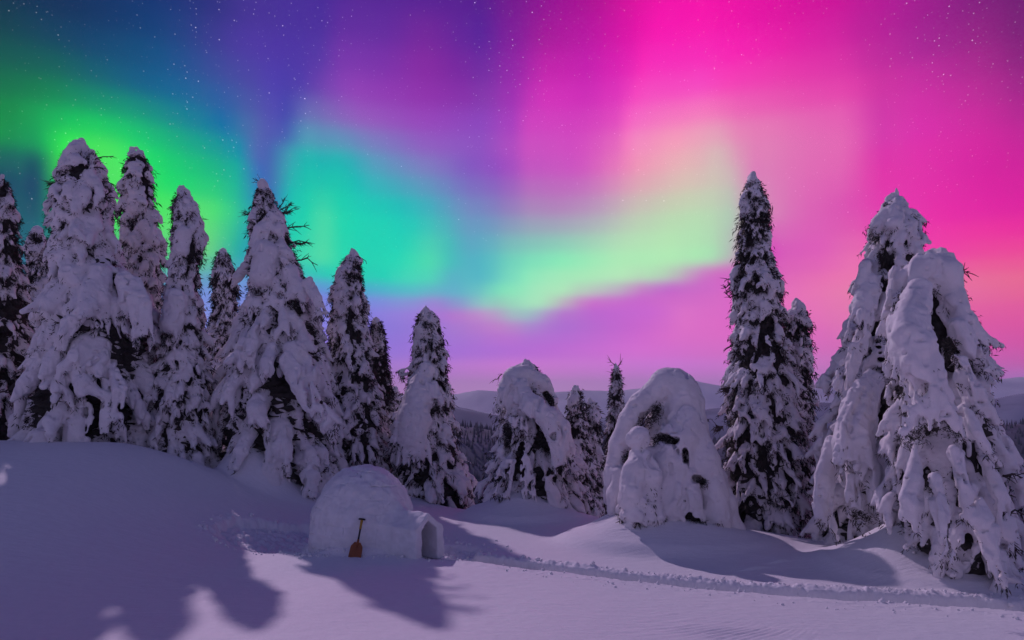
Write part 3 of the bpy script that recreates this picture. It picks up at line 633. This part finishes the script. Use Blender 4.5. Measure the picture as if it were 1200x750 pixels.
def fan(px, py, n, l, a0, a1, off, rs):
    """a few bare twig polylines fanning out of a point"""
    out = []
    for i in range(n):
        a = math.radians(rs.uniform(a0, a1)); k = l * rs.uniform(.6, 1.2)
        out.append((off, [(px, py), (px + math.cos(a) * k * .5, py - math.sin(a) * k * .5 + 1), (px + math.cos(a) * k, py - math.sin(a) * k)], .8))
    return out
rf = np.random.RandomState(3)
TREES = [
 dict(label='dark thin spruce cut by the left frame edge, beside the tallest broad tree', d=20.3, bare=[(2.,[(-16,462),(5,459),(18,453),(33,449)],1.4),(2.,[(6,459),(20,460),(30,466)],1.0),(2.,[(12,456),(22,446),(26,436)],1.0)], profile=[(205,0,5),(225,-6,12),(250,-14,18),(280,-18,22),(310,-24,26),(350,-38,32),(400,-44,34),(540,-56,38)], gap=.35, cover=.75, dark=2.2, fw=.8, bx=-6),
 dict(label='short snowy spruce with round top, between the dark edge tree and the tallest broad tree', d=24, rs=.82, profile=[(268,36,50),(285,32,56),(310,32,62),(350,22,78),(430,12,88),(550,2,95)], fw=1.1, gap=.05),
 dict(label='tallest broad snow covered spruce with flat capped top and twigs on its right, far left', d=19.6, rs=.84, pads=[[(86,184,9,.0),(97,186,12,.1),(106,192,9,.0)],[(92,210,10,.2),(90,228,9,.3)],[(118,322,13,.7),(112,348,18,.9)],[(146,328,11,.7),(158,352,15,.8),(164,374,11,.8)],[(84,340,11,.7),(76,366,14,.9)]], profile=[(173,82,104),(185,72,116),(205,66,126),(225,62,134),(262,58,136),(300,50,142),(325,58,168),(360,46,184),(400,38,190),(440,30,190),(480,24,186),(550,18,188)], fw=1.5, fl=1.25, dark=1.2, tw=1.3,
      lobes=[[(86,184,8,.1),(96,182,12,.1),(106,188,9,.1)],[(96,186,12,0),(92,196,14,.1)],[(120,318,8,.6),(114,350,15,.9),(110,382,11,1.0)],[(160,330,8,.6),(166,360,13,.9),(168,392,9,1.)],[(80,350,8,.6),(72,385,13,1.0),(66,420,9,1.1)],[(128,430,9,1.0),(134,462,14,1.3),(132,492,10,1.4)],[(100,460,9,1.1),(94,495,14,1.4),(90,530,10,1.5)]],
      bare=[(.2,[(108,188),(122,184),(133,183)]),(.2,[(110,196),(124,198)]),(.1,[(112,210),(126,213),(134,218)])] + fan(66,215,5,12,170,240,.3,rf) + fan(120,230,6,14,-30,60,.3,rf)),
 dict(label='narrow round topped snowy spruce right of the tallest broad tree', d=21.8, rs=.80, pads=[[(161,186,7,0),(161,200,9,.1)],[(158,225,11,.2),(160,245,11,.3)],[(170,262,9,.3),(178,280,8,.3)]], profile=[(175,154,169),(195,144,178),(225,138,184),(255,138,188),(285,142,193),(320,134,197),(350,146,190),(440,148,190),(550,146,192)], fw=1.15),
 dict(label='slim snow laden spruce with rounded tip, third tall tree from the left', d=20.3, rs=.85, pads=[[(212,232,6,0),(214,248,9,.1)],[(216,275,10,.3),(214,292,10,.3)],[(205,350,12,.6),(200,380,13,.7)]], profile=[(222,207,218),(240,201,230),(258,199,237),(285,200,241),(305,202,237),(325,196,234),(360,190,240),(400,184,244),(450,174,252),(500,166,258),(560,160,266)], fw=1.1),
 dict(label='small slender snowy spruce in the gap left of the large spiky tree', d=31, profile=[(292,258,265),(310,251,272),(330,248,279),(348,252,276),(380,244,282),(430,238,288),(580,228,298)], fw=.95),
 dict(label='large spreading snowy spruce with spiky bare twigs at its top, standing behind the igloo', d=21.1, pads=[[(308,232,7,.1),(310,248,9,.2)],[(322,255,6,.1),(326,272,8,.3)],[(312,296,13,.6),(308,325,16,.8)],[(340,320,9,.6),(352,345,10,.7)],[(345,410,12,1.2),(362,440,14,1.3)]], profile=[(215,304,311),(228,300,320),(245,296,326),(262,292,336),(285,292,344),(305,286,356),(325,288,362),(360,280,372),(400,268,386),(450,256,398),(500,248,408),(545,242,414),(590,238,420)], fw=1.3, fl=1.35, dark=1.5, gap=.16,
      lobes=[[(302,302,6,0),(288,312,6,.1),(278,326,5,.2),(272,336,3,.2)],[(318,250,6,.3),(308,270,8,.5),(300,290,7,.6)],[(335,420,9,1.5),(352,450,13,1.8),(372,478,10,2.0),(388,500,6,2.)],[(300,390,8,.8),(290,430,12,1.1),(284,470,8,1.2)],[(325,490,8,1.3),(328,530,11,1.6),(318,568,8,1.7)],[(360,330,7,.8),(372,350,7,1.0),(378,368,4,1.)]],
      bare=[(0,[(307,220),(304,213),(297,209)]),(0,[(307,220),(308,212)]),(0,[(325,248),(334,243),(345,239)]),(0,[(325,248),(331,238),(334,231)]),(0,[(335,268),(348,266),(362,264)],1.3),(0,[(336,285),(350,282),(365,286)],1.3),(0,[(345,305),(360,304),(372,310)],1.3)] + fan(332,250,6,16,-10,60,.1,rf) + fan(346,285,5,16,-20,30,.2,rf) + fan(296,250,5,12,150,210,.1,rf)),
 dict(label='snowy spruce with nodding tip, directly right of the large spiky tree', d=23, pads=[[(408,306,6,0),(414,303,7,0),(420,306,6,0)],[(406,325,9,.1),(402,345,10,.2)]], profile=[(297,406,420),(312,398,424),(335,388,428),(360,386,430),(390,384,434),(430,382,442),(480,376,452),(590,368,466)], fw=1.1, dark=1.4,
      bare=[(0,[(416,302),(424,302),(430,309)],1)]),
 dict(label='thin darker spruce just behind the tree with the nodding tip', d=26, profile=[(373,437,446),(395,434,451),(425,432,456),(460,430,462),(520,428,466),(600,424,472)], gap=.3, dark=2.2, fw=.85, cover=.8),
 dict(label='tiny round snow cap of a spruce peeking between two trees behind the igloo', d=29, profile=[(456,456,468),(475,452,472),(520,446,476),(610,440,480)], fw=1.0),
 dict(label='bell shaped snowy spruce with a blunt top, behind the igloo entrance', d=23, pads=[[(499,374,9,.0),(501,392,12,.1)],[(492,455,13,.7),(486,490,20,1.0),(484,515,18,1.1)]], profile=[(363,492,508),(376,486,516),(395,486,519),(420,484,524),(440,480,527),(460,474,530),(485,462,534),(515,459,541),(550,455,551),(580,452,557),(615,448,562)], fw=.95, dark=1.5, tw=1.3,
      lobes=[[(499,372,8,.1),(500,385,12,.15),(502,400,11,.2)],[(490,428,6,.2),(480,434,5,.2),(472,438,3,.2)],[(500,430,10,.5),(490,460,14,.8),(484,500,16,1.1),(486,530,12,1.2)],[(506,450,8,.8),(512,475,8,.9)],[(476,480,9,.9),(470,515,9,1.2)]],
      bare=[(.1,[(522,428),(530,432)],.8)]),
 dict(label='bent over snowy spruce with a rounded hood, standing alone in the middle', d=20, pads=[[(594,458,11,.5),(602,442,12,.4),(618,438,10,.3),(634,450,11,.3),(645,470,9,.3)],[(612,462,9,.9),(636,480,13,1.2),(654,505,15,1.3),(662,526,12,1.3)]], pockets=[(.5,[(593,498,4),(596,508,5),(594,520,4)]),(.6,[(612,520,3),(610,535,3),(606,545,3)]),(.3,[(640,462,4),(646,474,3)]),(.9,[(634,510,3),(640,525,3)])], profile=[(428,608,626),(440,592,640),(455,584,648),(475,583,656),(500,580,664),(530,574,676),(560,568,686),(590,562,694),(625,558,700)], fw=1.0, dark=1.5, gap=.15,
      lobes=[[(612,434,7,.2),(600,446,11,.5),(594,462,11,.6),(590,478,6,.6)],[(622,438,9,.1),(636,456,9,.2),(646,478,8,.2),(654,498,5,.2)],[(610,450,10,.8),(620,475,12,1.2),(640,490,12,1.4),(654,512,13,1.5),(660,540,9,1.5)],[(612,520,5,1.3),(618,560,8,1.4),(622,590,6,1.4)],[(598,540,6,1.2),(588,580,7,1.3)],[(640,560,6,1.3),(655,595,7,1.3)],[(610,470,9,1.0),(606,500,9,1.1)]],
      bare=[(.6,[(588,438),(582,444),(578,446)],.7),(1.4,[(655,545),(664,538),(668,530)],.8)]),
 dict(label='small pointed snowy spruce right of the hooded tree, the taller of a close pair', d=22, profile=[(454,671,680),(470,667,684),(480,665,682),(505,660,690),(540,656,696),(640,648,706)], fw=.95, dark=1.3),
 dict(label='small round topped snowy spruce, the shorter of a close pair right of the hooded tree', d=23.5, profile=[(469,687,698),(485,683,703),(515,680,706),(560,677,710),(650,672,716)], fw=.95, dark=1.3),
 dict(label='thin dark spruce with bare twigs at its tip, left of the arched snow covered tree', d=24, profile=[(428,719,724),(445,716,729),(465,714,731),(485,712,732),(520,708,738),(560,704,744),(650,698,752)], gap=.35, dark=2.4, fw=.7, cover=.8, ts=.8,
      bare=[(0,[(722,434),(720,428),(715,423)],1),(0,[(722,434),(726,428),(728,424)],1),(0,[(721,440),(722,430)],1),(0,[(722,440),(716,436)],.8),(0,[(723,452),(731,455)],.8)]),
 dict(label='massive arched snow smothered tree with smooth rounded crown, centre right', d=16.2, profile=[(455,774,796),(472,762,802),(500,756,808),(520,754,818),(545,748,830),(575,735,848),(610,715,864),(655,700,880)], fw=1.5, fl=1.1, gap=.2, rough=.7, k=.035, crev=.5, solid=1, dark=1.0, corer=.86, bx=785,
      lobes=[[(716,585,9,0.14),(720,555,12,0.22),(727,522,13,0.22),(738,492,14,0.22),(750,474,14,0.22),(766,460,14,0.14),(780,452,17,0.14),(796,455,18,0.22),(808,472,17,0.29),(816,500,14,0.29),(824,528,11,0.29)],
             [(800,466,15,0.36),(802,490,19,0.50),(794,515,24,0.65),(786,545,27,0.72),(780,585,32,0.79)],[(800,500,12,0.72),(790,520,13,0.94),(778,540,12,1.01)],
             [(812,505,15,0.58),(822,540,19,0.72),(834,575,17,0.86),(844,605,13,0.94),(852,630,9,0.94)],
             [(806,560,12,1.04),(810,585,13,1.15),(818,608,9,1.15)],[(838,560,12,0.58),(850,590,12,0.72),(862,620,10,0.79),(868,640,6,0.79)],[(752,540,10,0.65),(742,565,14,0.72)],
             [(798,575,8,1.22),(801,600,7,1.26)],[(762,535,11,0.72),(765,560,16,0.86)],[(728,556,9,0.50),(722,580,11,0.58),(718,600,8,0.58)],[(776,452,17,0.14),(790,451,18,0.18),(800,458,17,0.22)]],
      bare=[(.3,[(822,492),(827,490),(831,494)],.7),(.5,[(750,500),(758,492),(766,488)],.8)],
      pockets=[(.35,[(746,508,5),(752,500,6),(758,491,7),(765,484,6),(770,477,4)]),(.6,[(765,517,4),(773,513,4),(782,514,5),(792,517,3)]),(.7,[(801,528,3),(803,540,3)]),(.9,[(815,562,4),(824,566,4)]),(1.,[(808,606,5),(816,612,5),(824,618,4)]),(.5,[(735,530,3),(733,540,3)])]),
 dict(label='small hunched snow figure of a buried sapling, in front of the arched tree', d=15.0, profile=[(514,744,752),(530,742,756),(550,734,766),(580,727,776),(625,728,776)], fw=1.0, fl=.8, k=.022, rough=.9, dark=1.2, corer=.8, crev=.6, solid=1,
      lobes=[[(741,514,10,0),(748,512,12,.05),(752,518,9,0)],[(748,538,9,.1),(744,550,14,.2),(741,575,14,.25),(742,598,10,.25)],[(756,535,9,.1),(764,560,12,.2),(766,585,10,.2)],[(734,560,8,.2),(731,590,6,.2)]]),
 dict(label='tallest slender spruce right of centre, pointed and dark at the edges', d=17.2, profile=[(205,878,887),(218,873,893),(235,868,900),(255,866,904),(270,868,903),(285,865,900),(305,862,908),(325,856,915),(345,862,914),(370,858,918),(400,856,924),(450,850,936),(500,844,944),(560,838,946),(640,838,950)], fw=.85, dark=2.0, tw=1.4, gap=.2,
      bare=[(0,[(866,338),(855,334),(845,338)],1.1),(0,[(866,344),(856,348),(848,342)],1.0),(0,[(864,332),(856,326),(850,329)],.9),(.2,[(858,405),(848,410)],1)] + fan(858,455,5,12,160,220,.4,rf) + fan(846,500,5,12,160,230,.4,rf)),
 dict(label='shorter round topped spruce leaning against the right side of the tallest slender spruce', d=18.3, profile=[(358,926,944),(372,918,949),(400,914,951),(440,908,952),(490,900,956),(550,894,956),(640,888,958)], fw=.9, dark=1.8, tw=1.3, gap=.2),
 dict(label='tall snowy spruce with tent shaped top, behind the largest snow draped tree at right', d=15, thin=.13, pads=[[(1047,240,5,.1),(1036,252,8,.2),(1026,266,8,.2)],[(1048,240,5,.1),(1060,252,8,.2),(1072,266,8,.2)],[(1047,244,7,.3),(1046,262,10,.4)],[(1024,450,12,1.0),(1006,482,20,1.4),(1000,520,24,1.7)],[(1020,330,10,.5),(1010,360,14,.7)]], pockets=[(.3,[(1026,300,3),(1030,306,4)]),(.5,[(1040,330,4),(1043,345,4)]),(1.,[(1000,600,5),(1012,606,5)]),(.6,[(1030,400,4),(1032,420,4)])], profile=[(230,1043,1052),(242,1032,1064),(258,1022,1076),(272,1018,1080),(300,1014,1080),(340,1002,1088),(380,994,1098),(420,984,1106),(460,976,1112),(520,966,1118),(580,956,1124),(650,950,1130)], fw=1.15, fl=1.1, dark=1.2,
      lobes=[[(1047,242,7,.1),(1034,256,8,.2),(1024,268,6,.2)],[(1050,242,7,.1),(1064,254,9,.1),(1074,265,6,.1)],[(1024,440,10,1.0),(1008,470,18,1.5),(1000,505,24,1.8),(998,545,22,2.0)],[(1008,520,16,2.0),(1024,560,14,2.1),(1030,590,8,2.1)],[(996,540,12,2.),(998,580,12,2.1),(1002,606,7,2.1)],[(976,520,12,1.2),(964,560,14,1.4),(962,590,11,1.5),(966,612,5,1.5)],[(1025,340,9,.6),(1012,370,13,.8),(1004,400,9,.9)],[(1010,390,10,.9),(994,430,12,1.0),(984,460,8,1.0)],[(1015,310,7,.5),(1010,330,7,.5)]]),
 dict(label='largest snow draped spruce with drooping hooded top and hanging slabs, far right', d=12, thin=.10, pads=[[(1050,345,12,.5),(1062,324,16,.6),(1085,314,18,.6),(1104,322,18,.6),(1113,345,14,.6)],[(1076,350,15,1.0),(1066,378,23,1.3),(1070,412,25,1.5),(1082,440,18,1.6)],[(1120,352,10,.7),(1134,378,10,.7),(1150,396,6,.6)],[(1122,388,11,.9),(1138,412,11,.9),(1154,430,6,.8)],[(1128,440,12,1.2),(1142,465,14,1.2)]], pockets=[(.8,[(1056,343,2.5),(1051,352,3.5),(1046,364,2.5)]),(1.0,[(1104,400,3),(1108,415,4),(1112,430,4)]),(1.0,[(1060,520,6),(1070,510,7),(1080,500,6)]),(1.0,[(1108,495,4),(1112,510,5)]),(1.4,[(1085,560,5),(1090,580,5)])], profile=[(300,1080,1108),(318,1058,1124),(345,1042,1134),(380,1040,1142),(430,1044,1152),(480,1040,1165),(520,1040,1176),(560,1042,1184),(620,1048,1190),(700,1056,1196)], fw=1.05, fl=1.2, dark=1.2, gap=.2,
      lobes=[[(1048,338,9,.4),(1060,322,13,.5),(1082,311,15,.5),(1103,315,17,.5),(1112,335,15,.5),(1116,355,11,.5)],
             [(1078,335,13,1.0),(1066,365,20,1.3),(1068,400,26,1.5),(1078,432,24,1.6),(1090,462,17,1.6),(1096,482,9,1.6)],[(1052,400,10,1.4),(1052,430,11,1.5),(1050,446,6,1.5)],
             [(1044,345,7,.6),(1040,370,10,.7),(1038,392,7,.8)],
             [(1115,350,12,.7),(1128,375,11,.8),(1142,390,8,.8),(1154,400,4,.8)],[(1118,380,12,1.0),(1134,410,12,1.0),(1148,424,8,1.0),(1158,434,4,1.0)],
             [(1122,420,12,1.2),(1134,450,15,1.3),(1146,475,10,1.3)],[(1060,450,7,1.5),(1062,480,10,1.6),(1060,505,7,1.6)],
             [(1130,480,12,1.4),(1142,510,14,1.5),(1156,530,9,1.5)],[(1096,560,10,1.7),(1102,600,15,1.9),(1108,640,13,2.0),(1104,655,9,2.0)],
             [(1075,520,4,1.2),(1070,560,8,1.5),(1066,590,12,1.6),(1068,610,10,1.6)],[(1140,570,11,1.6),(1150,610,13,1.7),(1160,650,10,1.8),(1166,672,6,1.8)],[(1155,540,10,1.2),(1170,580,11,1.3),(1178,620,9,1.4)],
             [(1120,530,12,1.6),(1128,570,12,1.7),(1130,600,9,1.7)]],
      bare=[(.3,[(1122,318),(1130,317),(1137,318)],.9),(.3,[(1124,322),(1127,330)],.6),(.8,[(1176,560),(1186,556),(1198,560)],1),(.8,[(1178,600),(1190,598),(1199,604)],1),(.8,[(1176,632),(1188,640),(1198,650)],1),(.8,[(1166,495),(1174,492)],.8),(.8,[(1178,575),(1190,584)],.9)]),
 dict(label='small bright rimmed spruce cut by the right frame edge', d=13.6, profile=[(548,1194,1204),(565,1190,1212),(590,1186,1216),(620,1182,1220),(720,1176,1230)], fw=.7, gap=.3, dark=1.5, bx=1203,
      bare=[(.2,[(1190,600),(1184,606)],.7)]),
]
with ThreadPoolExecutor(4) as ex:
    plans = list(ex.map(lambda a: plan_tree(a[1], 100 + a[0] * 17), enumerate(TREES)))
nv = 0
for p in plans:
    sp = p['sp']; r = empty('snow_covered_spruce', p['base'])
    tag(r, sp['label'], 'tree', 'snow covered spruce trees on the ridge')
    mesh_obj('snow_cover', p['snow'][0], p['snow'][1], M_TREE, r)
    mesh_obj('foliage', *p['fol'], M_NEEDLE, r, smooth=False)
    mesh_obj('trunk', *p['trunk'], M_BARK, r)
    for b in p['br']: mesh_obj('branch', *b, M_BARK, r)
    nv += len(p['snow'][0])
print('trees', nv, round(time.time() - T0, 1))

# ------------------------------------------------------------------ igloo
igb = np.array([IG[0], IG[1], -.12])
igloo = empty('igloo', igb); tag(igloo, 'round snow block igloo with short pointed entrance tunnel, on the snow below the trees', 'igloo')
def igloo_parts():
    vox = .016
    tx = np.array([1.60, -1.12]); tl = np.linalg.norm(tx); tx = tx / tl; tn = np.array([-tx[1], tx[0]])
    out = []
    def grid(lo, hi):
        S = Sdf(lo, hi, vox, .02); P = np.stack(np.meshgrid(*S.ax, indexing='ij'), -1); S.f = None; return S, P
    R, H = 1.17, 1.80
    def dome(P, dr):
        q = P.copy(); rr = np.sqrt((q[..., 0] / (R - dr)) ** 2 + (q[..., 1] / (R - dr)) ** 2); zz = q[..., 2] / (H - dr)
        zz = np.maximum(zz, 0)
        return ((rr ** 2.25 + zz ** 2.25) ** (1 / 2.25) - 1) * (R - dr) * .9
    def tun(P, w, h, l0, l1):
        u = P[..., 0] * tx[0] + P[..., 1] * tx[1]; v = P[..., 0] * tn[0] + P[..., 1] * tn[1]; z = P[..., 2]
        side = np.abs(v) - w; gable = (np.abs(v) * .72 + z - h) * .81
        a = np.maximum(side, gable); b = np.maximum(l0 - u, u - l1)
        k = .03; m = np.maximum(np.maximum(a, b), 0) ; return np.maximum(a, b)
    def seams(P, z0=.0, rows=.27):
        th = np.arctan2(P[..., 1], P[..., 0]); z = P[..., 2]
        t = (z + .05 * (th) / 1.0) / rows; row = np.floor(t); fz = np.abs(t - row - .5) * 2
        nb = np.maximum(6, np.round(17 * np.sqrt(np.clip(1 - (z / H) ** 2, .05, 1))))
        ph = (th / (2 * math.pi) * nb + row * .37); ft = np.abs(ph - np.floor(ph) - .5) * 2
        return np.maximum(ss(fz, .90, 1.0), ss(ft, .94, 1.0))
    def smin(a, b, k):
        h = np.clip(.5 + .5 * (b - a) / k, 0, 1); return b * (1 - h) + a * h - k * h * (1 - h)
    U0 = 1.02
    def body(P):
        D = smin(dome(P, 0), tun(P, .43, .93, .3, tl), .30)
        n = .030 * noise3(P, 2.2, 1) + .018 * noise3(P, 6, 2) + .010 * noise3(P, 15, 3)
        u = P[..., 0] * tx[0] + P[..., 1] * tx[1]
        D = D + n + .028 * seams(P) * ss(noise3(P, 2.3, 5), -.4, .3) * (1 - ss(u, .9, 1.2))
        D = np.maximum(D, -dome(P, .28)); D = np.maximum(D, -(tun(P, .23, .73, 0, 3) - n * .6))
        return np.maximum(D, -.08 - P[..., 2]), u
    S, P = grid((-1.3, -1.3, -.1), (1.3, 1.3, 1.95))
    D, u = body(P); out.append(('dome', S.mesh([], 0, D=np.maximum(D, u - U0).astype(np.float32))))
    S, P = grid((.1, -1.75, -.1), (2.1, .5, 1.25))
    D, u = body(P); D = D.astype(np.float32)
    for ax in (0, 1, 2):     # soften the cut edges
        D = (np.roll(D, 1, ax) + 2 * D + np.roll(D, -1, ax)) / 4
    out.append(('entrance_tunnel', S.mesh([], 0, D=np.maximum(D, U0 - .004 - u).astype(np.float32))))
    return out
for nme, (V, Q) in igloo_parts(): mesh_obj(nme, V, Q, M_IGLOO, igloo)

# ------------------------------------------------------------------ shovel leaning on the igloo
def rbox(pts, th):
    """extruded outline (x,z list) with thickness th along y"""
    n = len(pts); V = [(x, -th / 2, z) for x, z in pts] + [(x, th / 2, z) for x, z in pts]
    return V, [tuple(range(n))[::-1], tuple(range(n, 2 * n))] + [(i, (i + 1) % n, n + (i + 1) % n, n + i) for i in range(n)]
def poly(name, V, Fs, mat, parent, bev=0):
    me = bpy.data.meshes.new(name); me.from_pydata([tuple(map(float, v)) for v in V], [], [tuple(f) for f in Fs]); me.update(); me.materials.append(mat)
    o = bpy.data.objects.new(name, me); COL.objects.link(o); o.parent = parent
    if bev:
        m = o.modifiers.new('b', 'BEVEL'); m.width = bev; m.segments = 2; m.limit_method = 'ANGLE'
    return o
shv = empty('snow_shovel', (-3.15, 13.70, float(height(-3.15, 13.70)) - .02))
tag(shv, 'small orange bladed snow shovel with black shaft, leaning on the igloo wall', 'shovel')
shv.rotation_euler = (math.radians(-17), math.radians(7), 0)
# dished blade
nx, nz = 9, 9; V = []
for side in (0, 1):
    for j in range(nz):
        for i in range(nx):
            u = i / (nx - 1) * 2 - 1; v = j / (nz - 1)
            wdt = .130 - .012 * v - .06 * max(0, v - .72) / .28
            V.append((u * wdt, -.035 * u * u - .02 * (1 - v) + (.008 if side else 0), v * .31))
Fs = []
for side in (0, 1):
    o_ = side * nx * nz
    for j in range(nz - 1):
        for i in range(nx - 1):
            a = o_ + j * nx + i; f = (a, a + 1, a + nx + 1, a + nx); Fs.append(f if side == 0 else f[::-1])
ring = [i for i in range(nx)] + [j * nx + nx - 1 for j in range(1, nz)] + [(nz - 1) * nx + i for i in range(nx - 2, -1, -1)] + [j * nx for j in range(nz - 2, 0, -1)]
for a, b in zip(ring, ring[1:] + ring[:1]): Fs.append((b, a, a + nx * nz, b + nx * nz))
poly('blade', V, Fs, M_BLADE, shv)
def tb(name, P, R, mat, parent, k=12):
    V, q = tube(P, R, k); n = len(P)
    caps = [tuple(range(k))[::-1], tuple(range((n - 1) * k, n * k))]
    me = bpy.data.meshes.new(name); me.from_pydata(V.tolist(), [], [tuple(f) for f in q.tolist()] + caps); me.materials.append(mat)
    for pl in me.polygons: pl.use_smooth = len(pl.vertices) == 4
    o = bpy.data.objects.new(name, me); COL.objects.link(o); o.parent = parent; return o
tb('socket', [(0, .0, .20), (0, .004, .28), (0, 0, .37)], [.016, .024, .022], M_BLADE, shv)
tb('shaft', [(0, 0, .36), (0, 0, .46), (0, 0, .58)], [.019, .019, .019], M_BLACK, shv)
tb('shaft_extension', [(0, 0, .575), (0, 0, .66), (0, 0, .76)], [.024, .024, .028], M_YELLOW, shv)
tb('grip', [(-.068, 0, .775), (-.03, 0, .78), (.03, 0, .78), (.068, 0, .775)], [.017, .020, .020, .017], M_BLACK, shv)

# ------------------------------------------------------------------ crumbs of snow along the path and the diggings
rs = np.random.RandomState(11)
P = []
n = 600; x = 9 - 10 * rs.rand(n) ** 1.4; yp = np.interp(x, TW[:, 0], TW[:, 1]); y = yp + np.where(rs.rand(n) < .65, rs.normal(.38, .10, n), rs.normal(-.45, .2, n)); P.append(np.stack([x, y, rs.gamma(1.6, .007, n)], -1))
n = 260; x = rs.uniform(-1, 9, n); y = np.interp(x, TW[:, 0], TW[:, 1]) + rs.uniform(-.2, .2, n); P.append(np.stack([x, y, rs.gamma(1.8, .010, n)], -1))
n = 420; a = rs.uniform(0, 6.28, n); r = rs.normal(1.0, .09, n); P.append(np.stack([IG[0] - .95 + 2.5 * r * np.cos(a), IG[1] + .35 + 1.5 * r * np.sin(a), rs.gamma(1.6, .009, n)], -1))
n = 300; P.append(np.stack([rs.normal(-1.2, .5, n), rs.normal(14.5, .5, n), rs.gamma(1.6, .009, n)], -1))
n = 120; P.append(np.stack([rs.uniform(-4.4, -1.9, n), rs.normal(13.82, .10, n), rs.gamma(2., .008, n)], -1))
P = np.concatenate(P); P = P[np.hypot(P[:, 0] - IG[0], P[:, 1] - IG[1]) > 1.12]
P[:, 2] = np.minimum(P[:, 2], .055)
ico = []; t = (1 + 5 ** .5) / 2
iv = np.array([(-1,t,0),(1,t,0),(-1,-t,0),(1,-t,0),(0,-1,t),(0,1,t),(0,-1,-t),(0,1,-t),(t,0,-1),(t,0,1),(-t,0,-1),(-t,0,1)]) / 1.9
it = np.array([(0,11,5),(0,5,1),(0,1,7),(0,7,10),(0,10,11),(1,5,9),(5,11,4),(11,10,2),(10,7,6),(7,1,8),(3,9,4),(3,4,2),(3,2,6),(3,6,8),(3,8,9),(4,9,5),(2,4,11),(6,2,10),(8,6,7),(9,8,1)])
zz = height(P[:, 0], P[:, 1])
V = iv[None] * P[:, 2][:, None, None] * rs.uniform(.6, 1.35, (len(P), 12, 3)) + np.stack([P[:, 0], P[:, 1], zz + P[:, 2] * .25], -1)[:, None]
tri = (it[None] + (np.arange(len(P)) * 12)[:, None, None]).reshape(-1, 3)
tag(mesh_obj('snow_crumbs', V.reshape(-1, 3), tri, M_GROUND), 'crumbs and lumps of snow scattered along the dug path', 'snow', kind='stuff')

# ------------------------------------------------------------------ haze
def haze():
    lo, hi = (-14000, -7400, -640), (14000, 7400, 262)
    V = [(x, y, z) for z in (lo[2], hi[2]) for x, y in ((lo[0], lo[1]), (hi[0], lo[1]), (hi[0], hi[1]), (lo[0], hi[1]))]
    o = poly('haze', V, [(0, 3, 2, 1), (4, 5, 6, 7), (0, 1, 5, 4), (1, 2, 6, 5), (2, 3, 7, 6), (3, 0, 4, 7)], bpy.data.materials.new('haze'), None)
    m = o.data.materials[0]; m.use_nodes = True; t = m.node_tree; t.nodes.clear()
    v = t.nodes.new('ShaderNodeVolumePrincipled'); v.inputs['Color'].default_value = (.62, .72, 1, 1); v.inputs['Density'].default_value = .00016
    v.inputs['Anisotropy'].default_value = .0
    out = t.nodes.new('ShaderNodeOutputMaterial'); t.links.new(v.outputs[0], out.inputs['Volume'])
    tag(o, 'thin violet air haze over the far hills', 'haze', kind='stuff')
haze()
print('done', round(time.time() - T0, 1))
